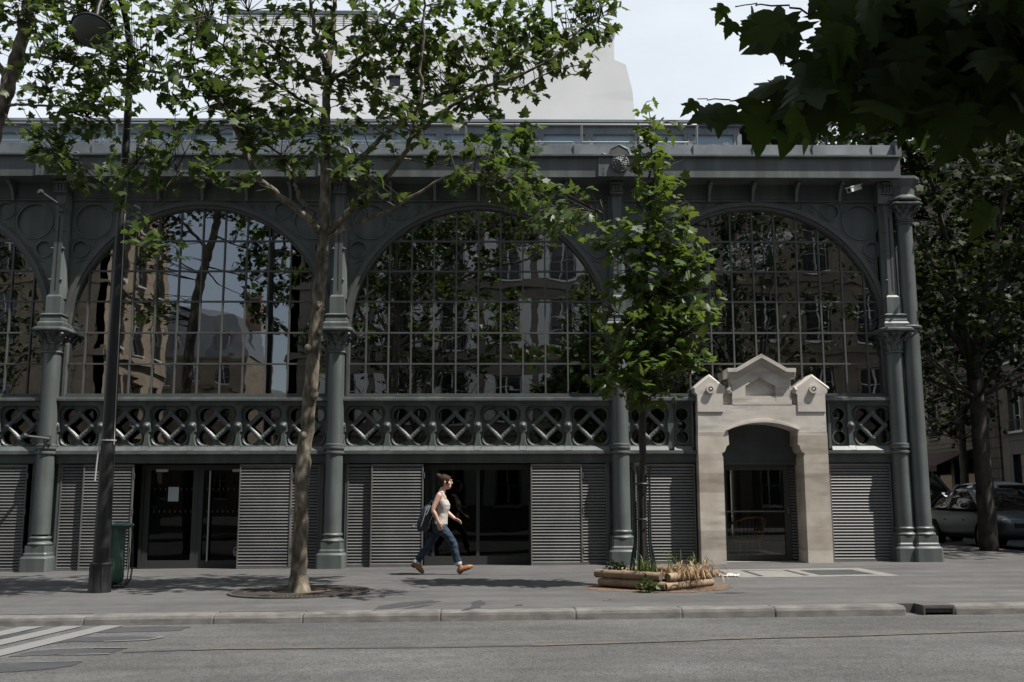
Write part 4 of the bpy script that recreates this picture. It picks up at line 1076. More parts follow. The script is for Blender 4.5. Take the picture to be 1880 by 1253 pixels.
# grasses
def blades(name, label, cat, loc, n, hgt, spread, m, droop=.6, wid=.012, seed=1, group=None, bias=(0,0)):
    rnd = random.Random(seed); p = MB()
    for i in range(n):
        a = rnd.uniform(0,2*PI); L = hgt*rnd.uniform(.55,1.1); o = Vector((rnd.gauss(0,spread*.25), rnd.gauss(0,spread*.25), 0))
        d = Vector((math.cos(a)+bias[0], math.sin(a)+bias[1], 0)); q = o.copy(); v = Vector((0,0,1))*rnd.uniform(.75,1)+d*rnd.uniform(.1,.5); v.normalize()
        sd = Vector((-math.sin(a), math.cos(a), 0)); L0 = []; R0 = []
        for k in range(7):
            w = wid*(1-(k/6)**2)*.5+.0008; L0.append(q+sd*w); R0.append(q-sd*w)
            v = (v+d*droop*.16*k*.5+Vector((0,0,-droop*.16*k))).normalized(); q = q+v*(L/6)
        V = L0+R0; p.add(V, [(k,k+1,8+k,7+k) for k in range(6)])
    return tag(p.build(name, m, None, 180, loc), label, cat, group)
zt = g0+.17
blades('dried_plant', 'straw coloured dried clump drooping over the planter rails', 'plant', (PXc+.40,PYc-.36,zt-.01), 170, .42, .66, M['grass_dry'], 1.9, .014, 3, bias=(.1,-.9))
for (x,y,h,n,l,s) in ((-.22,-.45,.34,46,'green grass tuft in the planter just left of the tree guard',1),(.27,-.12,.42,26,'tall green grass tuft in the planter just right of the tree guard',2),(.55,-.0,.36,20,'green grass tuft at the right back corner of the planter',5)):
    blades('grass_tuft', l, 'grass tuft', (PXc+x,PYc+y,zt), n, h, .3, M['grass_green'], .45, .014, s, 'grass tufts in the planter')
# =================================================================== trees
LEAF5 = [(0,0),(.10,-.06),(.30,-.09),(.50,.02),(.36,.16),(.42,.22),(.66,.40),(.47,.45),(.30,.50),(.30,.66),(.17,.76),(0,1.06)]
LEAF5 = LEAF5 + [(-x,y) for x,y in LEAF5[-2:0:-1]]
LEAF3 = [(0,0),(.34,.05),(.30,.28),(.5,.5),(.2,.62),(0,1.0),(-.2,.62),(-.5,.5),(-.30,.28),(-.34,.05)]
def leaf_template(outline, fold=.22, curl=.25):
    V = [(0,.36,.0)] + [(x,y,0) for x,y in outline]
    V = np.array(V, float); V[:,2] = -fold*np.abs(V[:,0]) - curl*(V[:,1]-.3)**2*np.sign(V[:,1]-.3)
    n = len(outline); F = np.array([(0,1+i,1+(i+1)%n) for i in range(n)], np.int64); return V, F
LEAFN = [(0,0),(.07,-.05),(.20,-.10),(.36,-.10),(.54,-.02),(.44,.05),(.47,.12),(.36,.15),(.40,.20),(.56,.26),(.60,.33),(.80,.42),(.64,.44),(.60,.50),(.46,.47),(.34,.47),(.28,.52),(.31,.62),(.25,.66),(.25,.76),(.16,.82),(.12,.93),(0,1.14)]
LEAFN = LEAFN + [(-x,y) for x,y in LEAFN[-2:0:-1]]
T5 = leaf_template(LEAF5); TN = leaf_template(LEAFN, .28, .35); T3 = leaf_template(LEAF3)
TQ = (np.array([(0,0,0),(.32,.45,-.05),(0,1,-.12),(-.32,.45,-.05)], float), np.array([(0,1,2),(0,2,3)]))
def leaf_mesh(name, m, P, A, Nn, size, tmpl):
    """P positions, A leaf axes, Nn rough normals, size lengths -> one mesh of leaves"""
    V0, F0 = tmpl; P = np.asarray(P, float); A = np.asarray(A, float); Nn = np.asarray(Nn, float); size = np.asarray(size, float)
    A /= np.linalg.norm(A,axis=1,keepdims=True)+1e-9
    X = np.cross(A, Nn); X /= np.linalg.norm(X,axis=1,keepdims=True)+1e-9; Z = np.cross(X, A)
    g = np.random.default_rng(len(P)); wx = g.uniform(.78,1.15,(len(P),1,1)); wz = g.uniform(-.3,2.2,(len(P),1,1)); sk = g.uniform(-.18,.18,(len(P),1,1))
    V = P[:,None,:] + size[:,None,None]*((V0[None,:,0,None]*wx + V0[None,:,1,None]**2*sk)*X[:,None,:] + V0[None,:,1,None]*A[:,None,:] + V0[None,:,2,None]*wz*Z[:,None,:])
    k = len(V0); F = (F0[None]+np.arange(len(P))[:,None,None]*k).reshape(-1,3); V = V.reshape(-1,3)
    me = bpy.data.meshes.new(name); me.vertices.add(len(V)); me.vertices.foreach_set('co', V.ravel())
    me.loops.add(F.size); me.loops.foreach_set('vertex_index', F.ravel().astype(np.int32))
    me.polygons.add(len(F)); me.polygons.foreach_set('loop_start', np.arange(0,F.size,3,dtype=np.int32)); me.polygons.foreach_set('loop_total', np.full(len(F),3,np.int32))
    me.materials.append(m); me.update(calc_edges=True); me.validate(); return me
def smooth_path(pts, rads, sub=5, wob=0.0, rnd=None):
    P = [Vector(p) for p in pts]; out = []; R = []
    for i in range(len(P)-1):
        p0 = P[max(i-1,0)]; p1 = P[i]; p2 = P[i+1]; p3 = P[min(i+2,len(P)-1)]
        for k in range(sub):
            t = k/sub
            q = .5*((2*p1)+(p2-p0)*t+(2*p0-5*p1+4*p2-p3)*t*t+(3*p1-p0-3*p2+p3)*t**3)
            if wob: q += Vector((rnd.gauss(0,wob),rnd.gauss(0,wob),0))
            out.append(q); R.append(rads[i]+(rads[i+1]-rads[i])*t)
    out.append(P[-1]); R.append(rads[-1]); return out, R
class Tree:
    def __init__(s, seed): s.rnd = random.Random(seed); s.np = np.random.default_rng(seed); s.wood = MB(); s.nodes = []; s.P=[]; s.A=[]; s.N=[]; s.S=[]
    def limb(s, pts, r0, r1, n=10, node=True, sub=5, wob=.012, mid=None):
        k = len(pts); rads = [r0+(r1-r0)*(i/(k-1))**.85 for i in range(k)]
        if mid: rads = mid
        P, R = smooth_path(pts, rads, sub, wob, s.rnd); R = [r*s.rnd.uniform(.95,1.06) for r in R]; s.wood.tube(P, R, n)
        if node: s.nodes += [(p, r) for p, r in zip(P, R)][1:]
        return P
    def cluster(s, c, r, n, size, per=5, droop=.45, up=.55, twig=True, maxd=2.2, facing=None):
        c = Vector(c); nodes = np.array([tuple(p) for p, _ in s.nodes]) if s.nodes else None
        m = max(1, n//per)
        for _ in range(m):
            while True:
                u = Vector((s.rnd.uniform(-1,1), s.rnd.uniform(-1,1), s.rnd.uniform(-1,1)))
                if u.length <= 1: break
            q = c + Vector((u.x*r[0], u.y*r[1], u.z*r[2]))
            base = None
            if nodes is not None and twig:
                d = np.linalg.norm(nodes-np.array(q), axis=1)+.35*np.maximum(0, nodes[:,2]-q.z+.0); i = int(d.argmin())
                if d[i] < maxd:
                    base = Vector(nodes[i]); mid = base.lerp(q,.5)+Vector((s.rnd.gauss(0,.06),s.rnd.gauss(0,.06),s.rnd.uniform(-.02,.12)))*min(1,d[i]+.2)
                    s.wood.mi = 1; s.wood.tube([base, mid, q], [.010 if d[i] > .6 else .007,.006,.003], 4, caps=False); s.wood.mi = 0
            out = (q-base).normalized() if base is not None and (q-base).length > .01 else Vector((s.rnd.gauss(0,1),s.rnd.gauss(0,1),s.rnd.gauss(0,.4))).normalized()
            for k in range(s.rnd.randint(max(1,per-2), per+2)):
                t = s.rnd.random()
                bp = q + Vector((s.rnd.gauss(0,.09),s.rnd.gauss(0,.09),s.rnd.gauss(0,.07)))*(size/.18)
                if base is not None and t < .3: bp = base.lerp(q, .5+t)+Vector((s.rnd.gauss(0,.05),s.rnd.gauss(0,.05),s.rnd.gauss(0,.05)))
                ax = Vector((s.rnd.gauss(0,.8), s.rnd.gauss(0,.8), -droop+s.rnd.gauss(0,.4)))+out*.6
                nn = Vector((s.rnd.gauss(0,.5), s.rnd.gauss(0,.5), up+s.rnd.random()*.7))+ (Vector(facing)*s.rnd.random() if facing else Vector((0,0,0)))
                s.P.append(tuple(bp)); s.A.append(tuple(ax)); s.N.append(tuple(nn)); s.S.append(size*s.rnd.uniform(.55,1.2))
    def finish(s, name, label, cat, base, wood_m, leaf_m, tmpl, group=None):
        b = Vector(base); t = thing(name, label, cat, base, 0, group)
        s.wood.v = [tuple(Vector(v)-b) for v in s.wood.v]
        s.wood.build('trunk', [wood_m, M['twig']], t, 60)
        me = leaf_mesh('crown', leaf_m, np.array(s.P)-np.array(b)[None], s.A, s.N, s.S, tmpl); link('crown', me, t)
        return t
def px_r(rx, ry, Y, ryd=1.0):
    k = (Y+19)/FPX; return (rx*k, ryd, ry*k)

# ---- the plane tree in front of the second column
t = Tree(11); Y0 = -5.08; base = (GX, Y0, gz(GX)+.0)
tr = [(548,1088),(551,960),(556,860),(563,790),(571,700),(580,600),(588,510),(594,430),(597,350),(597,270),(598,200),(601,150),(604,100)]
tw = [.112,.101,.099,.095,.092,.088,.085,.088,.073,.071,.062,.055,.046]
P = [at(x,y,Y0) for x,y in tr]; P[0] = Vector((P[0].x, Y0, gz(P[0].x)-.05)); base = (P[0].x, Y0, gz(P[0].x))
t.limb(P, 0, 0, 16, mid=tw, sub=6, wob=.006)
t.wood.lathe([(.20,-.06),(.165,.02),(.14,.10),(.125,.22)], (P[0].x, Y0, gz(P[0].x)), 16)
for (x,y,s) in ((566,640,.05),(590,470,.06),(575,560,.05),(570,725,.06),(560,800,.045),(583,610,.04),(553,930,.045),(556,1010,.04)):     # knots
    q = at(x+t.rnd.uniform(-9,9), y, Y0-.085); t.wood.ball(q, s, 8, 6, 1,.7,1.25)
def br(pts, Ys, r0, r1, n=8):
    k = len(pts); return t.limb([at(x,y,Y0+Ys*(i/(k-1))**1.1) for i,(x,y) in enumerate(pts)], r0, r1, n)
br([(604,105),(612,60),(612,0),(618,-80),(630,-170)], .3, .048, .02)
br([(600,130),(586,90),(577,50),(570,0),(560,-90)], -.5, .045, .018)
br([(592,428),(577,415),(560,395),(503,352),(469,318),(439,248),(426,218),(395,181),(365,147),(335,142),(295,134),(250,130)], -1.0, .06, .016)
br([(395,181),(372,150),(350,100),(362,60),(385,20),(390,-40)], -1.3, .022, .008, 6)
br([(584,402),(560,375),(544,352),(540,328),(520,290),(480,262),(430,255)], .9, .034, .01)
br([(469,318),(430,335),(370,325),(310,310),(250,300)], -1.2, .018, .006, 6)
br([(330,314),(305,345),(298,400),(290,450)], -.3, .008, .003, 5)
br([(594,435),(612,418),(633,397),(660,369),(683,349),(711,324),(738,291),(755,251),(765,208),(775,161),(772,131),(777,50),(780,0),(786,-70)], -.7, .058, .014)
br([(755,250),(782,231),(819,201),(855,181),(889,161),(939,144),(989,122),(1018,104),(1060,60),(1100,30)], -.9, .042, .009)
br([(855,181),(900,172),(960,160),(1020,128),(1088,116)], -.6, .02, .006, 6)
br([(598,440),(640,416),(682,400),(711,389),(730,377),(760,359),(825,322),(880,318),(930,330)], -1.5, .034, .010)
br([(880,318),(940,345),(1000,375),(1060,385),(1100,390)], -1.6, .014, .005, 6)
br([(598,335),(634,308),(671,282),(705,248),(758,211),(805,178),(839,158),(879,131),(914,114),(960,80),(990,20),(1000,-50)], .9, .048, .010)
br([(914,114),(980,90),(1040,70),(1110,30),(1140,10)], .8, .018, .006, 6)
br([(601,165),(614,144),(651,121),(678,87),(705,57),(728,17),(750,-50)], .5, .04, .012)
br([(598,212),(588,201),(556,185),(525,166),(488,141),(463,125),(420,90),(380,60)], .6, .036, .010)
br([(600,158),(580,150),(560,145),(525,114),(504,93),(470,60),(450,0)], 1.0, .03, .010)
br([(705,295),(740,292),(775,297),(840,305),(890,290),(930,280)], -.4, .016, .006, 6)
br([(612,60),(660,42),(720,45),(770,35)], -.6, .014, .005, 6)
br([(839,158),(880,200),(920,240),(950,270)], -.4, .014, .005, 6)
CL = [(235,115,70,55,110,-1.0),(300,70,80,60,150,-1.0),(335,150,80,50,130,-1.2),(400,120,70,55,130,-.6),(445,165,75,50,150,-.3),(470,80,70,60,140,.3),
 (400,240,80,45,130,-.6),(320,275,70,40,100,-1.2),(250,320,70,34,70,-1.3),(230,355,50,25,34,-1.4),(430,320,60,28,60,-.8),(500,215,80,50,150,0),(520,280,75,38,110,.2),
 (380,45,80,50,110,.2),(520,140,70,50,100,.2),(560,50,70,50,110,.3),(620,255,65,40,110,-.3),(560,250,60,40,90,.3),(655,340,34,40,70,-.7),(640,90,70,60,110,-.2),
 (700,120,75,65,150,.2),(760,70,80,60,150,0),(720,215,60,50,110,-.4),(660,185,60,40,90,.2),(800,125,70,55,130,.3),(850,60,80,60,140,.2),(930,50,90,55,160,.3),
 (1010,35,90,42,170,.3),(1110,25,58,38,120,.3),(1040,95,70,34,100,-.3),(960,130,75,45,120,.2),(870,180,60,38,80,-.2),(800,250,50,38,60,-.5),(925,265,75,55,170,-.5),
 (955,330,70,40,150,-1.0),(890,320,50,30,60,-1.2),(1040,385,60,36,130,-1.5),(985,390,40,25,50,-1.5),(830,330,30,20,20,-1.2),(300,440,45,26,44,-1.3),(735,355,14,12,6,-1.0),
 (640,-60,260,60,420,0),(350,-60,200,60,330,0),(920,-60,220,55,330,0),(600,-190,330,90,520,0),(880,130,50,40,60,-.3),(780,180,40,40,50,.3),(690,55,60,40,70,-.5)]
for x,y,rx,ry,n,dy in CL:
    t.cluster(at(x,y,Y0+dy), px_r(rx,ry,Y0,.8 if y > 0 else 1.6), int(n*.86), .14, per=4, maxd=1.25)
t.finish('plane_tree', 'tall plane tree with mottled trunk rising from a round iron grate', 'tree', base, M['bark'], M['leaf_plane'], T5, 'street trees in front of the hall')

# ---- the plane tree at the left edge
t = Tree(12); Y0 = -5.0
P = [at(x,y,Y0) for x,y in ((-95,1090),(-92,900),(-80,700),(-62,520),(-40,380),(-14,250),(4,190),(24,130),(40,70),(52,10),(60,-60))]; P[0].z = gz(P[0].x)-.05
base = (P[0].x, Y0, gz(P[0].x))
t.limb(P, 0, 0, 14, mid=[.15,.14,.13,.125,.12,.112,.108,.10,.092,.085,.07], sub=6, wob=.008)
def br(pts, Ys, r0, r1, n=8):
    k = len(pts); return t.limb([at(x,y,Y0+Ys*(i/(k-1))**1.1) for i,(x,y) in enumerate(pts)], r0, r1, n)
br([(38,100),(52,101),(80,104),(120,112),(170,130)], -.6, .03, .008)
br([(8,196),(30,192),(70,194),(110,195),(140,210),(160,215)], -.8, .026, .008)
br([(56,0),(100,-10),(150,20),(190,40)], -.4, .03, .008)
br([(20,150),(-30,90),(-90,60)], .5, .05, .02)
br([(0,200),(30,230),(80,250),(110,290)], -.9, .018, .006, 6)
for x,y,rx,ry,n,dy in [(85,30,60,45,120,-.3),(140,50,60,45,110,-.5),(120,120,60,36,100,-.5),(190,45,60,50,110,-.3),(190,140,60,50,100,-.4),(100,160,50,30,50,-.5),(150,200,60,24,80,-.8),(70,195,40,16,26,-.8),
  (95,265,45,40,80,-.9),(110,310,40,26,46,-1.0),(165,230,40,26,36,-.8),(20,15,40,30,50,0),(210,180,40,24,40,-.5),(150,330,40,20,26,-1.0),(60,240,40,20,20,-.9),
  (-60,40,70,80,200,.3),(60,-80,160,70,360,0),(-120,-60,160,110,420,.5),(200,-70,110,60,200,-.2),(-150,150,110,90,260,.5),(-40,-200,260,80,420,0),(-190,330,70,70,120,0)]:
    t.cluster(at(x,y,Y0+dy), px_r(rx,ry,Y0,.8 if x > 0 else 1.6), n, .135, per=4)
t.finish('plane_tree', 'leaning plane tree trunk at the left edge with leaves over the lamp', 'tree', base, M['bark'], M['leaf_plane'], T5, 'street trees in front of the hall')

# ---- young maple in the planter
t = Tree(13); Y0 = PYc
P = [at(x,y,Y0) for x,y in ((1181,1066),(1180,980),(1180,880),(1180,780),(1182,660),(1184,540),(1188,420),(1192,330),(1196,270),(1193,215),(1185,190))]; P[0].z = g0+.05
base = (P[0].x, Y0, g0+.15)
t.limb(P, 0, 0, 10, mid=[.060,.055,.052,.048,.042,.034,.026,.018,.012,.007,.004], wob=.005)
def br(pts, Ys, r0, r1, n=6):
    k = len(pts); return t.limb([at(x,y,Y0+Ys*(i/(k-1))) for i,(x,y) in enumerate(pts)], r0, r1, n)
for pts, dy in (([(1181,745),(1215,715),(1260,690),(1300,680)],-.3),([(1181,720),(1150,690),(1120,670)],.3),([(1182,660),(1230,625),(1290,610),(1320,640)],-.2),([(1183,620),(1140,580),(1110,560)],-.3),([(1184,560),(1230,510),(1290,480)],.3),
   ([(1185,520),(1140,480),(1100,450),(1080,430)],-.4),([(1188,440),(1230,400),(1280,385)],-.3),([(1189,400),(1160,360),(1130,350)],.3),([(1192,340),(1225,310),(1255,290)],.2),([(1193,300),(1170,270)],-.2),([(1195,245),(1220,225),(1245,222)],0)):
    br(pts, dy, .014, .004)
for x,y,rx,ry,n,dy in [(1190,205,28,26,16,0),(1240,225,16,14,6,0),(1205,250,32,26,44,0),(1200,290,44,34,80,0),(1200,335,52,34,90,0),(1215,380,62,38,120,0),(1165,430,60,34,90,-.1),(1100,440,40,24,40,-.3),(1210,440,80,44,170,0),(1250,470,50,40,80,-.1),
   (1190,500,88,46,200,0),(1215,555,92,48,220,0),(1150,545,50,40,90,.1),(1180,610,96,46,220,0),(1250,600,60,44,120,-.1),(1170,670,92,46,200,0),(1245,655,64,32,110,-.1),(1190,715,70,26,110,0),(1135,700,44,30,60,.1),(1300,545,22,18,14,0),(1290,480,30,24,30,0)]:
    f = t.rnd.uniform(.8,1.25); t.cluster(at(x+t.rnd.gauss(0,5),y,Y0+dy), px_r(rx*f,ry*1.05,Y0,.55), int(n*.82), .15, per=4, maxd=1.5)
t.finish('young_maple', 'young maple with a narrow leafy crown growing from the log planter', 'tree', base, M['bark_young'], M['leaf_young'], T5, 'street trees in front of the hall')

# ---- tree overhead at the right, near the camera, its trunk out of the frame
t = Tree(14)
B = Vector((4.9,-16.9,gz(4.9)))
t.limb([B+Vector((0,0,-.05)),B+Vector((.02,0,1.5)),B+Vector((-.05,.05,3.2)),B+Vector((-.1,.1,5.0)),B+Vector((-.2,.2,7.5))], .2, .09, 14)
t.limb([B+Vector((-.03,.03,2.9)),(4.1,-16.2,3.7),(3.2,-15.6,3.75),(2.4,-15.2,3.55),(1.7,-15.0,3.1)], .07, .010)
t.limb([B+Vector((-.05,.05,3.3)),(4.3,-15.7,4.3),(3.6,-15.0,4.4),(2.6,-14.6,4.2)], .06, .012)
t.limb([(3.2,-15.6,3.75),(2.8,-15.0,3.4),(2.3,-14.7,3.05),(1.5,-14.9,2.75)], .025, .006, 6)
t.limb([B+Vector((-.05,.05,3.0)),(4.4,-16.0,3.4),(3.6,-15.2,3.2),(2.9,-14.6,2.95)], .04, .008)
t.limb([B+Vector((-.1,.1,4.6)),(4.0,-15.8,5.8),(3.0,-15.4,6.6)], .07, .02)
t.limb([B+Vector((-.1,.1,4.9)),(5.2,-15.8,6.2),(5.4,-15.2,7.3)], .06, .02)
t.limb([B+Vector((-.1,.1,4.0)),(4.6,-18,5.4),(3.8,-18.8,6.0)], .06, .02)
YN = -15.0
LEAVES = []
def spray(poly_c, rx, ry, n, Y=YN, dy=.5, size=.15):
    for _ in range(int(n*1.1)):
        while True:
            u, v = t.rnd.uniform(-1,1), t.rnd.uniform(-1,1)
            if u*u+v*v < 1: break
        Yq = Y+t.rnd.uniform(-dy,dy); q = at(poly_c[0]+u*rx, poly_c[1]+v*ry, Yq)
        t.P.append(tuple(q)); t.A.append((t.rnd.gauss(-.15,.5), t.rnd.gauss(0,.35), -1.0+t.rnd.gauss(0,.35)))
        t.N.append((t.rnd.gauss(0,.45), -1+t.rnd.gauss(0,.45), .75+t.rnd.gauss(0,.35))); t.S.append(size*t.rnd.uniform(.7,1.2))
for c, rx, ry, n in (((1560,35),76,70,24),((1660,60),110,100,60),((1780,60),130,110,80),((1600,140),90,56,25),((1500,150),42,48,11),((1480,185),36,36,9),((1720,125),110,70,44),((1840,130),80,80,44),((1440,205),26,16,4),((1640,185),50,24,8),((1780,215),70,36,10),((1400,30),24,16,4),((1430,60),22,22,4),((1890,40),70,100,40),((1540,95),50,50,16)):
    spray(c, rx, ry, n)
def one(x, y, ax, nn, sz, Y=YN):
    t.P.append(tuple(at(x,y,Y))); t.A.append(ax); t.N.append(nn); t.S.append(sz)
one(1275,186,(-.5,0,-.7),(.2,-1,.4),.07); one(1330,195,(-.4,.1,-1),(-.6,-1,.4),.12); one(1310,205,(-.9,0,-.25),(.1,-1,.6),.11); one(1345,40,(-.4,0,-.6),(.3,-1,.5),.07); one(1385,45,(-.4,0,-.9),(.2,-1,.3),.10)
one(1400,190,(-.1,0,-1),(.2,-1,.4),.2); one(1440,150,(-.9,0,-.3),(.2,-.9,.7),.17); one(1470,180,(-.3,0,-1),(.1,-1,.5),.22); one(1703,236,(-.25,0,-1),(-.7,-1,.2),.15,-13.5); one(1724,234,(.05,0,-1),(.6,-1,.2),.17,-13.5); one(1880,235,(-.2,0,-1),(.3,-1,.2),.10,-13.5); one(1330,12,(-.5,0,-.7),(.2,-1,.3),.09,-14.0); one(1820,380,(-.3,0,-1),(.3,-1,.3),.14)
t.limb([at(1500,150,YN),at(1430,170,YN),at(1380,186,YN),at(1340,183,YN),at(1280,182,YN)], .006, .002, 5, node=False)
t.limb([at(1500,20,YN),at(1420,10,YN),at(1390,8,YN),at(1350,12,YN)], .005, .002, 5, node=False)
for c, r, n in (((4.0,-15.7,4.4),(1.9,1.3,.7),900),((4.6,-16.2,5.8),(2.6,1.7,1.4),1800),((3.4,-16.0,5.2),(1.8,1.5,1.2),1100),((6.2,-16.6,5.6),(1.6,1.6,1.6),600),((4.6,-16.8,7.8),(2.6,1.8,1.6),1400),((5.6,-15.9,4.2),(1.0,1.0,1.0),260),((2.2,-16.3,4.9),(1.3,1.2,.7),500)):  # unseen upper crown, put in dense to keep the visible leaves in shade
    t.cluster(c, r, n, .22, per=5, maxd=3.0)
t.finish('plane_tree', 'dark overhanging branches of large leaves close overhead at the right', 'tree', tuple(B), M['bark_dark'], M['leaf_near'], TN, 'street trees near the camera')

# ---- trees lining the side street
def side_tree(seed, x, y, h, r, n, label, lean=(0,0), crown_z=None, size=.2, fork=True, trunk=.19, low=2.6):
    t = Tree(seed); b = Vector((x,y,gz(x))); L = Vector((lean[0],lean[1],0))
    t.limb([b+Vector((0,0,-.05)),b+L*.1+Vector((0,0,h*.12)),b+L*.3+Vector((0,0,h*.25)),b+L*.5+Vector((0,0,h*.36))], trunk, trunk*.8, 12)
    top = b+L*.5+Vector((0,0,h*.35))
    for k in range(7):
        a = 2*PI*k/7+t.rnd.uniform(-.3,.3); rr = r*t.rnd.uniform(.5,.85); zz = h*t.rnd.uniform(.55,.95)
        e = b+Vector((rr*math.cos(a), rr*math.sin(a), zz)); m_ = top.lerp(e,.45)+Vector((0,0,.5))
        t.limb([top-Vector((0,0,.2)), m_, e], trunk*.45, .02, 7)
    for k in range(6):
        a = 2*PI*k/6+.5; e = b+Vector((r*.8*math.cos(a), r*.8*math.sin(a), low+.8)); s0 = b+L*.3+Vector((0,0,h*.27))
        t.limb([s0, s0.lerp(e,.5)+Vector((0,0,-.1)), e], trunk*.2, .01, 6)
    for k in range(60):
        a = t.rnd.uniform(0,2*PI); rr = r*math.sqrt(t.rnd.random())*.85; zz = low+(h-low)*t.rnd.random()
        f = math.sin(PI*min(1,max(.12,(zz-low)/(h-low)*.8+.2)))
        t.cluster(b+Vector((rr*f*math.cos(a), rr*f*math.sin(a), zz)), (r*.36,r*.36,h*.09), n//60, size, per=6, maxd=2.5, twig=(k%4==0))
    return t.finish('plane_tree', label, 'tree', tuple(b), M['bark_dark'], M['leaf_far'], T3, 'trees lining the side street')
side_tree(21, 10.5, 3.1, 12, 4.6, 11000, 'large dark plane tree on the pavement corner beside the parked cars', (-.1,0), low=4.6, trunk=.20)
side_tree(22, 10.45, 10.0, 12.5, 4.6, 8000, 'second dark tree down the side street behind the corner tree', (.1,0), low=3.6)
side_tree(23, 10.45, 18.0, 13, 4.8, 6000, 'third dark tree down the side street behind the parked van', (0,0), low=3.2)
side_tree(24, 19.2, 12.0, 12.5, 4.6, 7000, 'dark tree across the side street in front of the pale house', (0,0), low=4.6)
side_tree(25, 19.6, 24.0, 13, 4.6, 5000, 'dark tree far down across the side street', (0,0), low=4.2)
side_tree(26, 11.0, 28.0, 13.5, 4.8, 5000, 'farthest dark tree at the end of the side street', (0,0), low=3.0)
side_tree(27, 18.9, 2.0, 14.5, 5.2, 9000, 'unseen tree added across the side street to shade the corner', (0,0), low=4.6)  # added outside the frame so its crown shades the corner and trunk
# trees on the near pavement, seen mirrored in the hall windows
def near_tree(seed, x, y, label):
    t = side_tree(seed, x, y, 11.5, 3.9, 3600, label, (0,0), low=5.2); t['group'] = 'trees mirrored in the hall windows'
near_tree(31, -3.2, -20.8, 'tree across the road mirrored in the middle arched window'); near_tree(32, 9.4, -17.6, 'tree across the road mirrored in the right arched window'); near_tree(33, -19.0, -17.5, 'tree across the road mirrored in the left arched window')
# low weeds by the planter
t = Tree(41); b = Vector((PXc-.22,PYc-.86,g0+.01)); t.cluster(b+Vector((0,0,.07)), (.15,.07,.05), 60, .075, per=4, twig=False, droop=.1)
o = tag(link('weed', leaf_mesh('weed', M['grass_green'], np.array(t.P)-np.array(b), t.A, t.N, t.S, T3), None, b), 'small leafy green weed growing at the foot of the planter', 'weed')
t = Tree(42); b = Vector((PXc-.62,PYc-.02,zt)); t.cluster(b+Vector((.05,0,.07)), (.2,.16,.10), 120, .06, per=4, twig=False, droop=.1)
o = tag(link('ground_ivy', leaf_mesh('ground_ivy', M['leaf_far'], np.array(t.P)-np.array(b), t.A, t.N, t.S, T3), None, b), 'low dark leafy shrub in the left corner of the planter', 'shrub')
# =================================================================== houses
def window_meshes(w, h, shutters=False, rail=True, fcol='white_metal', d=.22):
    f = MB(); t = .05
    f.box(-w/2,-w/2+t,d-.05,d,0,h); f.box(w/2-t,w/2,d-.05,d,0,h); f.box(-w/2+t,w/2-t,d-.05,d,0,t); f.box(-w/2+t,w/2-t,d-.05,d,h-t,h); f.box(-.035,.035,d-.055,d+.005,t,h-t)
    for z in (.36,.68): f.box(-w/2+t,w/2-t,d-.04,d-.01,h*z-.015,h*z+.015)
    f.box(-w/2-.08,w/2+.08,-.09,d,-.09,-.001)
    pn = MB(); pn.box(-w/2+.02,w/2-.02,d,d+.01,.02,h-.02)
    out = [('window', f.mesh('window', M[fcol])), ('pane', pn.mesh('pane', M['pane_dark']))]
    if rail:
        r = MB(); hh = .42 if h < 1.9 else .9
        for z in (.06,hh): r.box(-w/2-.02,w/2+.02,-.075,-.05,z,z+.03)
        n = int(w/.09)
        for k in range(n+1): x = -w/2+w*k/n; r.box(x-.009,x+.009,-.07,-.055,.08,hh)
        out.append(('railing', r.mesh('railing', M['black_metal'])))
    if shutters:
        s = MB()
        for sg in (-1,1):
            a, b = sorted((sg*w/2+sg*.02, sg*w+sg*.0)); s.box(a,b,-.05,-.012,0,h)
            k = int(h/.11)
            for i in range(k): s.box(a+.05,b-.05,-.062,-.05,.06+i*.11,.06+i*.11+.07)
        out.append(('shutter', s.mesh('shutter', M['white_metal'])))
    return out
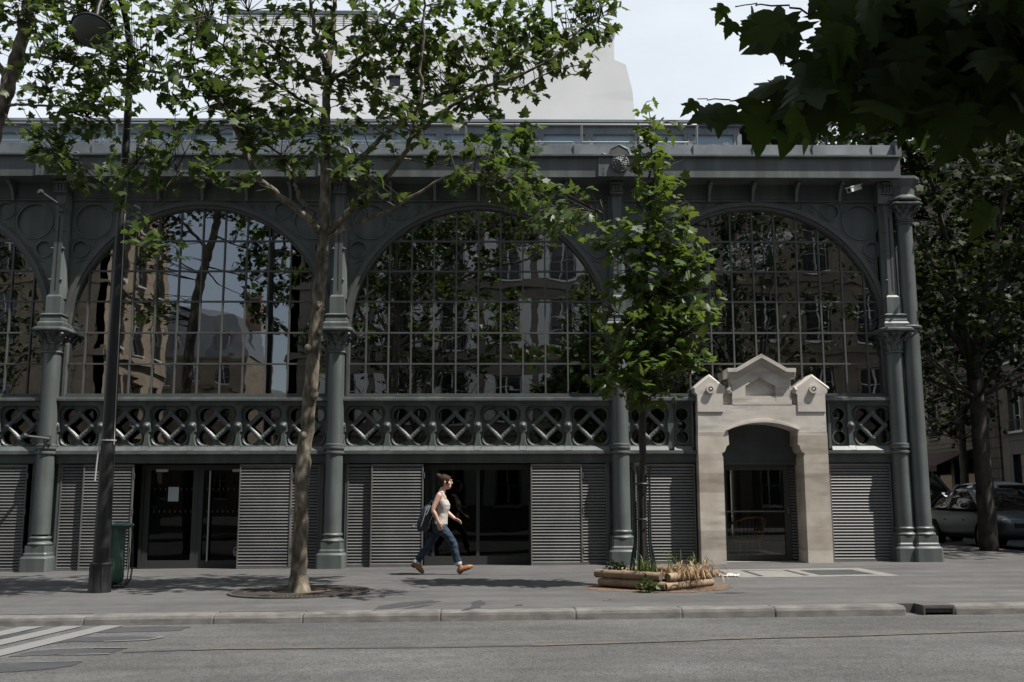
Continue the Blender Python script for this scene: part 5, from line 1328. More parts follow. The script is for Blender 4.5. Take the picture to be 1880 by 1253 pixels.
def house(name, label, loc, rz, W, D, floors, m, winw=1.05, pitch=2.2, x_off=1.3, roof=3.0, shutters=False, sides=(), ground=None, group=None, cat='building', rail=True, chim=2, fcol='white_metal', cornice=(0,)):
    """floors: list of (z of sill, window height); facade looks to local -y"""
    t = thing(name, label, cat, loc, rz, group)
    H = floors[-1][0]+floors[-1][1]+.9
    facs = [(W, Matrix.Identity(4))]
    if 'L' in sides: facs.append((D, Matrix.Translation((0,D,0)) @ Matrix.Rotation(-PI/2,4,'Z')))
    if 'R' in sides: facs.append((D, Matrix.Translation((W,0,0)) @ Matrix.Rotation(PI/2,4,'Z')))
    cache = {}
    for fi, (w, mt) in enumerate(facs):
        holes = []; wins = []
        n = max(1, int((w-2*x_off+.01)/pitch)+1); x0 = (w-(n-1)*pitch)/2
        for zs, h in floors:
            for k in range(n):
                x = x0+k*pitch; holes.append([(x-winw/2,zs),(x-winw/2,zs+h),(x+winw/2,zs+h),(x+winw/2,zs)]); wins.append((x,zs,h))
        p = MB(); p.plate([[(0,-1),(w,-1),(w,H),(0,H)]]+holes, 0, .4)
        for zs, h in floors[1:]: p.box(-.02,w+.02,-.10,.0,zs-.55,zs-.38); p.box(-.02,w+.02,-.06,.0,zs-.38,zs-.33)
        p.box(-.06,w+.06,-.35,.0,H-.32,H-.12); p.box(-.06,w+.06,-.22,.0,H-.5,H-.32); p.box(-.06,w+.06,-.42,.0,H-.12,H)
        for x, zs, h in wins: p.box(x-winw/2-.14,x-winw/2-.001,-.035,0,zs,zs+h+.02); p.box(x+winw/2+.001,x+winw/2+.14,-.035,0,zs,zs+h+.02); p.box(x-winw/2-.2,x+winw/2+.2,-.08,0,zs+h+.02,zs+h+.16)
        wl = p.build('wall', m, t); wl.matrix_local = mt
        for x, zs, h in wins:
            if h not in cache: cache[h] = window_meshes(winw, h, shutters, rail, fcol)
            ms = cache[h]; wo = link(ms[0][0], ms[0][1], t); wo.matrix_local = mt @ Matrix.Translation((x,0,zs))
            for nm, me in ms[1:]: link(nm, me, wo)
    p = MB(); p.box(.0,W,.42,D,H-.2,H-.05)
    if 'L' not in sides: p.box(0,.3,.4,D,-1,H)
    if 'R' not in sides: p.box(W-.3,W,.4,D,-1,H)
    p.box(.3,W-.3,D-.3,D,-1,H); p.box(.5,W-.5,2.6,2.7,-1,H-.2); p.build('rear_wall', m, t)
    if roof:
        p = MB(); i1, i2 = .25, roof*.42
        p.loft([[(i1-.3,i1-.4,H),(W-i1+.3,i1-.4,H),(W-i1+.3,D,H),(i1-.3,D,H)],[(i2,i2,H+roof),(W-i2,i2,H+roof),(W-i2,D-i2,H+roof),(i2,D-i2,H+roof)],[(i2+1.5,i2+2,H+roof+.7),(W-i2-1.5,i2+2,H+roof+.7),(W-i2-1.5,D-i2-2,H+roof+.7),(i2+1.5,D-i2-2,H+roof+.7)]])
        r = p.build('roof', M['roof_zinc'], t)
        n = max(1, int((W-2.4)/pitch/1.5)); 
        for k in range(n):
            x = W*(k+.5)/n; q = MB(); q.box(x-.55,x+.55,.1,1.6,H+.35,H+2.0); q.box(x-.65,x+.65,.0,1.7,H+2.0,H+2.15); d = q.build('dormer', m, r)
            q = MB(); q.box(x-.4,x+.4,.085,.098,H+.55,H+1.85); q.build('pane', M['pane_dark'], d)
        for k in range(chim):
            x = .9+(W-1.8)*k/max(1,chim-1); q = MB(); q.box(x-.9,x+.9,D*.45,D*.45+.9,H+roof-1.5,H+roof+2.4); q.box(x-1.0,x+1.0,D*.45-.1,D*.45+1.0,H+roof+2.4,H+roof+2.6)
            for j in range(4): q.lathe([(.13,0),(.11,.5)], (x-.6+.4*j,D*.45+.45,H+roof+2.6), 8)
            q.build('chimney', M['brick'], r)
    return t, H
# side street houses seen past the corner of the hall (their fronts look to the left)
RX = 20.6
tA, HA = house('corner_house', 'pale plastered house front with tall windows across the side street', (RX,22.6,0), -PI/2, 26, 9, [(3.95,1.75),(6.75,1.75),(9.7,1.7),(12.5,1.6),(15.2,1.4)], M['facade_grey'], 1.0, 1.95, 1.2, group=None)
tB, HB = house('stone_house', 'brown stone house with a ground floor awning farther down the side street', (RX,46.8,0), -PI/2, 24, 9, [(4.1,1.9),(7.2,1.9),(10.4,1.8),(13.4,1.6)], M['ashlar'], 1.0, 2.3, 1.3, fcol='iron_dark')
house('end_house', 'pale house closing the far end of the side street', (-2,72,0), 0, 44, 9, [(4.0,1.9),(7.3,1.9),(10.6,1.8),(13.6,1.7),(16.5,1.5)], M['facade_cream'], 1.1, 2.6, 1.3)
# shopfronts at their feet
def shopfront(y0, y1, label, awn=True):
    t = thing('shopfront', label, 'shop front', (RX,(y0+y1)/2,gz(RX)))
    p = MB(); w = (y1-y0)/2
    p.box(-.25,0,-w,w,2.75,3.3); p.box(-.3,.0,-w,w,3.3,3.4)
    for k in range(5): y = -w+2*w*k/4; p.box(-.22,0,y-.15,y+.15,0,2.75)
    p.box(-.18,0,-w,w,0,.6); p.build('timber_front', M['door_metal'], t)
    p = MB(); p.box(-.06,-.04,-w,w,.6,2.75); p.build('pane', M['pane_dark'], t)
    if awn:
        p = MB(); p.loft([[(-.3,-w,3.15),(-1.9,-w,2.45),(-1.9,-w,2.2),(-1.87,-w,2.2),(-1.87,-w,2.43),(-.3,-w,3.1)],[(-.3,w,3.15),(-1.9,w,2.45),(-1.9,w,2.2),(-1.87,w,2.2),(-1.87,w,2.43),(-.3,w,3.1)]])
        p.build('awning', mat('dark_red_canvas',(.05,.025,.02),.9), t)
    return t
shopfront(24.6, 33.5, 'dark shop front with a drooping brown awning under the stone house', True)
shopfront(8.0, 21.5, 'dark closed shop front under the pale plastered house', False)
# fabric poster by the awning
p = MB(); p.box(-.02,.02,-.55,.55,0,1.35); p.mi = 1
rnd = random.Random(3)
for k in range(14):
    y, z = rnd.uniform(-.4,.4), rnd.uniform(.1,.55); p.box(-.03,-.02,y-.08,y+.08,z,z+.14)
tag(p.build('shop_poster', [mat('poster_pale',(.30,.29,.27),.8), mat('poster_red',(.45,.06,.05),.7)], None, 0, (RX-.45,30.2,gz(RX)+1.15)), 'pale poster splashed with red hanging by the dark awning', 'poster')
# tall white blank gable behind the hall
wb = thing('white_tower_block', 'tall white rendered party wall block rising behind the hall', 'building', (-4,36,0))
def wbox(name, m, boxes, polys=None, y0=0, y1=9, parent=wb):
    mb = MB()
    for b in boxes: mb.box(*b)
    if polys: mb.plate(polys, y0, y1)
    mb.v = [(x+4, y, z) for x,y,z in mb.v]; return mb.build(name, m, parent)
hol = [[(-.35,24.55),(-.35,25.25),(.55,25.25),(.55,24.55)],[(-6.25,24.5),(-6.25,25.2),(-5.6,25.2),(-5.6,24.5)],[(-.55,21.95),(-.55,22.9),(.35,22.9),(.35,21.95)],[(-7.1,21.95),(-7.1,22.7),(-6.1,22.7),(-6.1,21.95)]]
wbox('rendered_wall', M['white_wall'], [], [[(-6.95,-1),(7.9,-1),(7.9,21.6),(7.72,22.6),(7.6,24.3),(7.25,25.85),(6.6,26.15),(6.6,27.6),(5.4,27.6),(5.4,27.72),(-6.95,27.72)]]+hol, 0, 8.8)
wbox('chimney_cap', M['white_wall_b'], [(5.32,6.68,-.06,8.9,27.6,28.05),(7.0,7.62,1.5,8.4,24.4,25.3)])
wbox('left_block', M['white_wall_b'], [(-15.6,-6.96,-.25,9,-1,27.9)])
p_ = [(-15.6,-6.95,-.24,9,28.75,28.95)]
for k in range(10): p_.append((-15.5+.95*k-.03,-15.5+.95*k+.03,-.22,-.14,27.9,28.75))
wbox('roof_cap', M['zinc'], p_)
wbox('roof_louvre', M['white_wall_b'], [(-15.55,-7.0,-.2+.0,-.12,27.95+.13*k,28.03+.13*k) for k in range(6)]+[(-15.5,-7.0,-.1,8.9,27.9,28.75)])
for k, zt_ in ((0,.55),(1,.42),(2,.5)):
    q = MB(); q.lathe([(.15,0),(.12,zt_)], (5.62+.38*k+4,1.2,28.05), 10); q.build('chimney_pot', M['brick'], wb)
for b in ((-.35,.55,24.55,25.25),(-6.25,-5.6,24.5,25.2),(-.55,.35,21.95,22.9),(-7.1,-6.1,21.95,22.7)):
    x0,x1,z0,z1 = b
    f = wbox('window', M['iron_dark'], [(x0,x0+.05,.15,.25,z0,z1),(x1-.05,x1,.15,.25,z0,z1),(x0+.05,x1-.05,.15,.25,z1-.05,z1),(x0+.05,x1-.05,.15,.25,z0,z0+.05),((x0+x1)/2-.03,(x0+x1)/2+.03,.15,.25,z0+.05,z1-.05)])
    wbox('pane', M['pane_dark'], [(x0+.02,x1-.02,.25,.26,z0+.02,z1-.02)], parent=f)
wbox('wall_rib', M['white_wall_b'], [(-11.9,-11.8,-.262,-.245,20,27.8)])
# thin rooftop mast with stays beyond the left roof
ms = thing('roof_mast', 'thin roof mast with sloping stay wires above the left end of the roof', 'mast', (-12.6,9,9.8))
p = MB()
p.tube([(0,0,0),(0,0,2.2)], .035, 6)
for dx in (1.1,1.9): p.tube([(0,0,2.0),(dx,0,.0)], .012, 4)
p.box(-.3,.3,-.3,.3,-.05,.06); p.build('mast_pole', M['white_metal'], ms)
q = at(1180,205,30); h2 = thing('rear_house', 'pale house edge beyond the right side of the white block', 'building', (8.2,44,0))
p = MB(); p.box(0,2.6,0,8,-1,25.2); p.box(-.1,2.7,-.12,8.1,25.2,25.5); p.build('wall', M['facade_cream'], h2)
p = MB(); p.box(.3,1.0,-.04,.02,21.6,23.4); p.box(.3,1.0,-.04,.02,24.0,24.9); p.build('window', M['pane_dark'], h2)

# houses across the road, behind the camera: they fill the mirror of the hall windows
YB = -25.0
house('town_house', 'cream stone corner town house mirrored at the left of the left arched window', (-17.2,YB-.0,0), PI, 24, 8, [(1.0,2.3),(4.7,2.2),(8.1,2.2),(11.3,2.0),(14.2,1.7)], M['facade_cream'], 1.15, 2.5, 1.4, roof=3.2, sides=('L',), group='houses across the road')
house('town_house', 'grey town house with white shutters mirrored in the middle arched window', (10.0,YB,0), PI, 19.2, 14, [(1.0,2.4),(4.6,2.1),(7.9,2.1),(11.0,2.0),(14.0,1.8)], M['facade_grey'], 1.05, 2.4, 1.3, shutters=True, sides=('R',), group='houses across the road')
house('town_house', 'brown town house with plain windows mirrored in the right arched window', (32,YB-.3,0), PI, 21.4, 14, [(1.0,2.4),(4.8,2.2),(8.2,2.1),(11.4,2.0),(14.4,1.8)], M['facade_brown'], 1.1, 2.35, 1.3, group='houses across the road')
house('mansard_house', 'distant stone house with zinc mansard roof mirrored in the left arched window', (-24.2,-78,0), PI, 24, 12, [(1.4,2.4),(5.2,2.3),(8.8,2.2),(12.3,2.0)], M['facade_brown'], 1.2, 2.8, 1.5, roof=4.2, chim=3, group='houses across the road')
house('mansard_house', 'lower distant house beside the mansard house mirrored in the left arched window', (-22,-92,0), PI, 9, 12, [(1.2,2.2),(4.6,2.0),(7.6,1.8)], M['facade_cream'], 1.1, 2.6, 1.3, roof=2.6, group='houses across the road')
# =================================================================== cars
M['car_silver'] = mat('silver_blue_paint', (0.085,0.10,0.11), 0.3, metal=0.3)
M['car_white'] = mat('white_car_paint', (0.35,0.37,0.38), 0.3)
M['car_navy'] = mat('navy_car_paint', (0.012,0.016,0.025), 0.22)
M['tyre'] = mat('tyre_rubber', (0.013,0.013,0.014), 0.8)
M['rim'] = mat('alloy_rim', (0.22,0.225,0.23), 0.35, metal=0.7)
M['lamp_glass'] = mat('headlight_glass', (0.45,0.47,0.5), 0.12)
M['tail_red'] = mat('tail_lamp_red', (0.35,0.02,0.015), 0.25)
M['plate_white'] = mat('plate_white', (0.5,0.5,0.47), 0.5)
def car(name, label, loc, rz, paint, stations, cabin, wheels, W, front_lamp, rear_lamp, extra=None, cat='car', group=None):
    """stations: (x, z_bottom, z_waist, z_top, half width); cabin: (x, z_low, z_roof, half low, half roof)"""
    t = thing(name, label, cat, loc, rz, group)
    R = []
    for x, zb, zw, zt, hw in stations:
        pts = [(hw*.72,zb),(hw*.94,zb+.05),(hw,zb+(zw-zb)*.45),(hw,zw),(hw*.965,zw+(zt-zw)*.45),(hw*.86,zt-.01),(hw*.5,zt+.012)]
        R.append([(x,y,z) for y,z in pts]+[(x,-y,z) for y,z in pts[::-1]])
    p = MB(); p.loft(R); ob = p.build('body', paint, None)
    me = baked(ob, [('SUBSURF', dict(levels=2, render_levels=2))]); bpy.data.objects.remove(ob)
    me.polygons.foreach_set('use_smooth', [True]*len(me.polygons)); me.materials.clear(); me.materials.append(paint); body = link('body', me, t)
    R = []
    for x, zl, zr, hl, hr in cabin:
        R.append([(x,hl,zl),(x,(hl+hr)/2+.02,(zl+zr)/2),(x,hr,zr-.03),(x,hr*.7,zr),(x,-hr*.7,zr),(x,-hr,zr-.03),(x,-(hl+hr)/2-.02,(zl+zr)/2),(x,-hl,zl)])
    p = MB(); p.loft(R); p.build('window_glass', M['car_glass_solid'], t, 60)
    # roof skin and pillars
    p = MB(); top = [c for c in cabin if c[2]-c[1] > .3]
    p.loft([[(x,hr+.012,zr-.045),(x,hr*.72,zr+.014),(x,-hr*.72,zr+.014),(x,-hr-.012,zr-.045),(x,-hr*.6,zr-.05),(x,hr*.6,zr-.05)] for x,zl,zr,hl,hr in top])
    for s in (-1,1):
        for i in range(len(cabin)-1):
            a, b = cabin[i], cabin[i+1]
            if (a[2]-a[1] > .3) != (b[2]-b[1] > .3):
                lo, hi = (a,b) if a[2]-a[1] <= .3 else (b,a)
                p.bar((lo[0],s*(lo[3]+.0),lo[1]+.01),(hi[0],s*(hi[4]+.005),hi[2]-.03),.085,.06)
        mids = top[1:-1] if len(top) > 2 else []
        for c in mids: p.bar((c[0],s*(c[3]+.012),c[1]-.02),(c[0],s*(c[4]+.012),c[2]-.03),.035,.09,up=(1,0,0))
    p.build('roof', paint, t, 50)
    for x in wheels[0]:
        for s in (-1,1):
            r = wheels[1]; w = MB(); n = 28
            w.lathe([(r*.66,-.1),(r*.93,-.105),(r,-.07),(r,.07),(r*.93,.105),(r*.66,.1)], (0,0,0), n)
            w.v = [(a,c,b) for a,b,c in w.v]; wh = w.build('wheel', M['tyre'], t, 40, (x,s*(W/2-.10),r))
            w = MB()
            for k in range(10): a = 2*PI*k/10; w.bar((.04*math.cos(a),0,.04*math.sin(a)),(r*.63*math.cos(a),0,r*.63*math.sin(a)),.045,.03,up=(0,1,0))
            w.ring(0,0,r*.58,r*.67,-.02,.02,24); w.v = [(a,b+s*.09,c) for a,b,c in w.v]; w.build('rim', M['rim'], wh)
            w = MB(); w.ring(0,0,r*1.02,r*1.16,-.02,.02,28); w.v = [(a+x,b+s*(W/2-.012),c+r) for a,b,c in w.v]; w.build('wheel_arch', M['tyre'], t)
    for s in (-1,1):
        p = MB(); x,z,y,sx,sz = front_lamp; p.ball((x,s*y,z),1,12,8,sx,.13,sz); p.build('headlight', M['lamp_glass'], t, 180)
        p = MB(); x,z,y,sx,sz = rear_lamp; p.ball((x,s*y,z),1,12,8,sx,.11,sz); p.build('tail_lamp', M['tail_red'], t, 180)
        p = MB(); mx = cabin[-2][0]+.35; p.ball((mx,s*(W/2+.07),cabin[-2][1]+.08),.09,10,6,.7,1,.75); p.build('wing_mirror', paint, t, 180)
        p = MB(); hx = (wheels[0][0]+wheels[0][1])/2
        for dx in (-.75,.25): p.box(hx+dx,hx+dx+.16,s*(W/2)-.02,s*(W/2)+.02,stations[3][2]-.03,stations[3][2])
        p.build('door_handle', M['rim'], t)
    p = MB(); p.box(stations[-1][0]-.02,stations[-1][0]+.03,-.26,.26,.40,.51); p.build('number_plate', M['plate_white'], t)
    p = MB(); p.box(stations[0][0]-.035,stations[0][0]+.02,-.26,.26,.62,.73); p.build('number_plate', M['plate_white'], t)
    p = MB(); p.box(stations[-1][0]-.06,stations[-1][0]+.012,-.5,.5,.53,.64); p.build('grille', M['tyre'], t)
    return t
M['car_glass_solid'] = mat('car_window', (0.01,0.011,0.013), 0.05, spec=0.9)
sed = [(-2.15,.38,.62,.80,.66),(-2.08,.28,.66,.92,.80),(-1.5,.24,.70,.98,.87),(-.6,.22,.70,.96,.885),(.5,.22,.69,.95,.885),(1.1,.23,.68,.93,.88),(1.75,.26,.64,.84,.85),(2.1,.30,.58,.74,.76),(2.22,.38,.56,.66,.62)]
cab = [(-1.95,.94,.99,.70,.60),(-1.25,.96,1.36,.78,.58),(-.5,.96,1.45,.79,.60),(.35,.95,1.42,.79,.60),(1.22,.92,.98,.76,.66)]
def zr(x): return gz(x)+RZ
car('parked_car', 'silver blue hatchback parked nose towards the camera behind the corner tree', (12.15,6.4,zr(12.15)), -PI/2, M['car_silver'], sed, cab, ((-1.32,1.36),.315), 1.77, (1.98,.66,.60,.20,.09), (-2.02,.82,.62,.10,.10), group='cars parked in the side street')
wag = [(-2.2,.36,.66,.86,.70),(-2.12,.28,.70,1.0,.84),(-1.4,.24,.72,1.02,.89),(-.6,.22,.72,1.0,.90),(.5,.22,.70,.98,.90),(1.1,.23,.70,.96,.89),(1.8,.26,.66,.88,.86),(2.15,.30,.60,.78,.78),(2.28,.38,.58,.7,.64)]
cabw = [(-2.12,.98,1.02,.76,.68),(-1.85,1.0,1.56,.80,.62),(-.7,1.0,1.66,.81,.64),(.4,.98,1.62,.81,.63),(1.35,.95,1.0,.78,.68)]
cw = car('parked_car', 'white estate car seen from behind with one red tail lamp in the side street', (15.0,12.6,zr(15)), PI/2, M['car_white'], wag, cabw, ((-1.35,1.4),.32), 1.8, (2.05,.68,.62,.2,.09), (-2.08,1.16,.74,.10,.16), group='cars parked in the side street')
van = [(-2.4,.40,.80,1.12,.85),(-2.3,.30,.85,1.2,.92),(-1.4,.26,.85,1.22,.95),(-.5,.26,.85,1.2,.95),(.6,.26,.84,1.18,.95),(1.3,.26,.82,1.15,.94),(1.95,.28,.78,1.06,.90),(2.3,.32,.68,.92,.82),(2.42,.40,.62,.8,.68)]
cabv = [(-2.38,1.16,1.2,.86,.80),(-2.25,1.18,1.9,.90,.76),(-.8,1.18,1.96,.91,.78),(.6,1.16,1.92,.90,.77),(1.75,1.12,1.18,.86,.76)]
car('parked_van', 'dark navy people carrier parked behind the silver hatchback', (12.3,12.2,zr(12.3)), -PI/2, M['car_navy'], van, cabv, ((-1.5,1.5),.34), 1.9, (2.1,.82,.68,.2,.1), (-2.3,1.1,.78,.08,.18), cat='van', group='cars parked in the side street')
# =================================================================== the walking woman
M['skin'] = mat('skin', (0.50,0.31,0.235), 0.5, var=0.08, vscale=9)
M['hair'] = mat('brown_hair', (0.026,0.013,0.008), 0.6, spec=0.2, var=0.5, vscale=40, bump=0.5, bscale=90, dist=0.006)
M['top'] = mat('grey_cotton', (0.42,0.385,0.36), 0.9, var=0.05, vscale=12, bump=0.4, bscale=16, dist=0.015)
M['jeans'] = mat('blue_denim', (0.007,0.017,0.033), 0.8, col2=(0.018,0.040,0.070), vscale=8, bump=0.5, bscale=20, dist=0.012)
M['denim_turn'] = mat('turned_cuff', (0.35,0.40,0.45), 0.85)
M['leather'] = mat('tan_leather', (0.22,0.095,0.035), 0.45, col2=(0.32,0.14,0.05), vscale=10)
M['sole'] = mat('dark_sole', (0.03,0.02,0.015), 0.7)
M['pack'] = mat('charcoal_pack', (0.022,0.027,0.033), 0.6, var=0.3, vscale=10, bump=0.4, bscale=18, dist=0.012)
M['pack_trim'] = mat('grey_trim', (0.26,0.28,0.30), 0.5)
YP = -2.1; O = at(808,1055,YP); O.z = gz(O.x)
wm = thing('person', 'woman in grey sleeveless top and blue jeans striding right past the glass doors', 'person', O)
def J(x, y, dy=0.0):
    q = at(x, y, YP); return Vector((q.x, YP+dy, q.z))-O
def ell(c, rx, ry, n=18, tilt=0.0):
    c = Vector(c); return [(c.x+rx*math.cos(2*PI*k/n), c.y+ry*math.sin(2*PI*k/n), c.z+tilt*rx*math.cos(2*PI*k/n)) for k in range(n)]
def grown(name, mb, m, parent, vox, sm=6, fac=.5, folds=0, fsc=.05):
    ob = mb.build(name, m, None); mods = [('REMESH', dict(mode='VOXEL', voxel_size=vox)), ('SMOOTH', dict(iterations=sm, factor=fac))]
    if folds:
        tx = bpy.data.textures.new('folds', 'CLOUDS'); tx.noise_scale = fsc; tx.noise_depth = 1; mods.append(('DISPLACE', dict(texture=tx, strength=folds, mid_level=.5, texture_coords='LOCAL')))
    me = baked(ob, mods)
    bpy.data.objects.remove(ob); me.materials.clear(); me.materials.append(m)
    me.polygons.foreach_set('use_smooth', [True]*len(me.polygons)); return link(name, me, parent)
TOR = [((811.5,902),.048,.05),((809.5,906.5),.062,.105),((808.5,911),.082,.165),((810,918),.098,.172),((812.5,927),.113,.165),((813,934),.104,.150),((812,943),.088,.132),((810.5,952),.092,.142),((808.5,961),.108,.162),((808,968),.112,.168),((808,975),.098,.160)]
def torso(mb, a, b, k=1.0, add=0.0):
    mb.loft([ell(J(*c), rx*k+add, ry*k+add) for c, rx, ry in TOR[a:b]])
def limb(mb, pts, rads, n=14):
    P, R = smooth_path(pts, rads, 5); mb.tube(P, R, n); mb.ball(P[0], R[0], 12, 8); mb.ball(P[-1], R[-1], 12, 8)
SH, EL, WR = J(807.5,910.5,-.175), J(796.5,936,-.215), J(806.5,958.5,-.215)
SHf, ELf, WRf = J(809,910.5,.175), J(816.5,938,.20), J(834,953,.16)
HIPn, KNn, ANn = J(810,968,-.085), J(833,1000,-.075), J(845,1040,-.07)
HIPf, KNf, ANf = J(806,968,.085), J(788.5,1001,.075), J(763,1036,.07)
b = MB()
torso(b, 0, 11)
b.tube([J(811,904), J(813.5,898), J(816,892)], [.058,.05,.05], 16)
HC = J(818.5,885.5)
b.ball(HC, .088, 20, 14, 1.0,.80,1.18); b.ball(HC+Vector((-.018,0,.012)), .09, 18, 12, 1,.84,1.05)
b.ball(HC+Vector((.034,0,-.062)), .055, 16, 10, 1.0,.9,1.0); b.ball(HC+Vector((.058,0,-.088)), .022, 10, 8, 1,1.2,.9)       # jaw, chin
b.tube([HC+Vector((.082,0,.022)), HC+Vector((.096,0,0.0)), HC+Vector((.108,0,-.020)), HC+Vector((.086,0,-.030))], [.010,.011,.013,.010], 10)   # nose
b.tube([HC+Vector((.079,-.035,.030)), HC+Vector((.090,0,.034)), HC+Vector((.079,.035,.030))], [.010,.012,.010], 8)
b.ball(HC+Vector((.080,0,-.048)), .016, 10, 6, .8,1.3,.6); b.ball(HC+Vector((.077,0,-.062)), .015, 10, 6, .8,1.2,.6)       # lips
for s in (-1,1): b.ball(HC+Vector((-.012,s*.076,-.008)), .024, 10, 8, .75,.35,1.15); b.ball(HC+Vector((.052,s*.04,-.02)), .03, 10, 8)
limb(b, [SH, SH.lerp(EL,.35)+Vector((-.004,0,0)), EL, EL.lerp(WR,.35), WR], [.050,.045,.035,.036,.025])
limb(b, [SHf, SHf.lerp(ELf,.4), ELf, ELf.lerp(WRf,.35), WRf], [.050,.044,.035,.036,.025])
def hand(wr, d, side, palm_n, curl):
    d = d.normalized(); pn = Vector(palm_n).normalized(); across = d.cross(pn).normalized()
    c1 = wr+d*.085
    b.loft([[wr+across*(.026*math.cos(2*PI*k/12))+pn*(.018*math.sin(2*PI*k/12)) for k in range(12)],
            [wr+d*.045+across*(.038*math.cos(2*PI*k/12))+pn*(.016*math.sin(2*PI*k/12)) for k in range(12)],
            [c1+across*(.040*math.cos(2*PI*k/12))+pn*(.013*math.sin(2*PI*k/12)) for k in range(12)]])
    for i, L in enumerate((.068,.078,.073,.058)):
        o = c1-d*.012+across*(-.031+.0207*i); v = d.copy(); P = [o]
        for seg, w in enumerate((.45,.32,.26)):
            v = (v+pn*curl*(.35+.35*seg)).normalized(); P.append(P[-1]+v*L*w)
        b.tube(P, [.0098,.0092,.0085,.0072], 8); b.ball(P[-1], .0072, 8, 6)
    o = wr+d*.028+across*side*.026; v = (d*.75+across*side*.65+pn*.35).normalized(); P = [o, o+v*.034]; v = (v+d*.5+pn*.3).normalized(); P.append(P[-1]+v*.028)
    b.tube(P, [.0125,.0115,.009], 8); b.ball(P[-1], .009, 8, 6)
hand(WR, J(810.5,975,-.2)-WR, 1, (.25,1,.1), .5)
hand(WRf, J(848,959.5,.13)-WRf, -1, (.1,-.55,-.85), .8)
limb(b, [HIPn, HIPn.lerp(KNn,.5)+Vector((.01,0,0)), KNn, KNn.lerp(ANn,.35)+Vector((-.012,0,0)), ANn], [.08,.068,.05,.05,.034])
limb(b, [HIPf, HIPf.lerp(KNf,.5), KNf, KNf.lerp(ANf,.35)+Vector((-.012,0,.0)), ANf], [.08,.068,.05,.05,.034])
grown('body', b, M['skin'], wm, .0055, 3)
# face details
p = MB()
for s in (-1,1): p.ball(HC+Vector((.073,s*.036,.010)), .0065, 8, 6, .8,1.2,.6)
p.build('eyes', mat('eye_dark',(.02,.012,.01),.2), wm, 180)
p = MB()
for s in (-1,1): p.tube([HC+Vector((.082,s*.018,.032)), HC+Vector((.084,s*.036,.038)), HC+Vector((.070,s*.058,.030))], [.0028,.0035,.002], 6)
p.build('eyebrows', M['hair'], wm, 180)
p = MB(); p.ball(HC+Vector((.0855,0,-.053)), .010, 10, 6, .7,2.0,.75); p.build('mouth', mat('lip',(.36,.13,.11),.4), wm, 180)
# hair drawn up into a bun
p = MB(); p.ball(HC+Vector((-.030,0,.028)), .098, 20, 14, 1.02,.86,1.04); p.ball(HC+Vector((.010,0,.058)), .078, 16, 10, 1.0,.92,.72); p.ball(HC+Vector((-.055,0,-.035)), .062, 14, 10, .9,.95,1.0)
p.ball(HC+Vector((-.122,0,.100)), .047, 14, 10, 1,1,.9); p.ball(HC+Vector((-.140,.0,.118)), .028, 10, 8); p.tube([HC+Vector((-.06,0,.05)),HC+Vector((-.12,0,.095))], .026, 10)
for s in (-1,1):
    p.tube([HC+Vector((.05,s*.062,.055)), HC+Vector((.035,s*.074,.01)), HC+Vector((.012,s*.074,-.04))], [.02,.02,.010], 8)
rnd = random.Random(3)
for k in range(40):
    a = rnd.uniform(0,2*PI); e = rnd.uniform(.2,1.3); d = Vector((math.cos(a)*math.cos(e),math.sin(a)*math.cos(e)*.86,math.sin(e)))
    q = HC+Vector((-.03,0,.03))+d*.096
    if d.x > .5 and d.z < .55: continue
    p.tube([q, q.lerp(HC+Vector((-.088,0,.088)),.35)+d*.012, q.lerp(HC+Vector((-.088,0,.088)),.75)+d*.008], [.008,.009,.006], 6)
grown('hair', p, M['hair'], wm, .006, 2, .5, .014, .03)
# clothes
p = MB(); torso(p, 3, 9, 1.0, .010); p.loft([ell(J(*TOR[8][0]), .118,.172), ell(J(808.4,963.5), .117,.172)])
for s in (-1,1):
    p.tube([J(806,919,s*.11), J(807,909,s*.115)+Vector((0,0,.028)), J(810,906.5,s*.105)+Vector((.01,0,.03)), J(815,917,s*.095)+Vector((.012,0,0))], [.034,.030,.030,.036], 10)
    p.ball(J(818.5,926.5,s*.075), .056, 14, 10, .95,1,1)
p.tube([J(809,906,-.10),J(806.5,908,0),J(809,906,.10)], [.03,.035,.03], 10)
grown('tank_top', p, M['top'], wm, .007, 3, .5, .008, .07)
p = MB(); torso(p, 8, 11, 1.0, .006); p.ball(J(805,971,-.07), .088, 14, 10); p.ball(J(803,971,.07), .088, 14, 10)
KC, FC = J(841.5,1033,-.07), J(765,1031.5,.07)
limb(p, [HIPn+Vector((0,0,-.01)), HIPn.lerp(KNn,.5)+Vector((.012,0,0)), KNn, KNn.lerp(ANn,.4)+Vector((-.014,0,0)), KC], [.088,.079,.063,.062,.053])
limb(p, [HIPf+Vector((0,0,-.01)), HIPf.lerp(KNf,.5)+Vector((-.005,0,0)), KNf, KNf.lerp(ANf,.4)+Vector((-.016,0,.0)), FC], [.088,.079,.063,.062,.053])
for (c, d) in ((KNn,.06),(KNn+Vector((.01,0,-.05)),.058),(KNn+Vector((-.02,0,.05)),.066),(KC+Vector((-.01,0,.05)),.055),(KC+Vector((-.02,0,.10)),.056)): p.ball(c+Vector((rnd.uniform(-.01,.01),0,0)), d*1.06, 12, 8, 1,1,.35)
grown('jeans', p, M['jeans'], wm, .007, 3, .5, .020, .06)
for a, d in ((KC, (ANn-KNn).normalized()), (FC, (ANf-KNf).normalized())):
    p = MB(); p.tube([a-d*.012, a+d*.03], [.058,.058], 16); p.build('turned_cuff', M['denim_turn'], wm, 60)
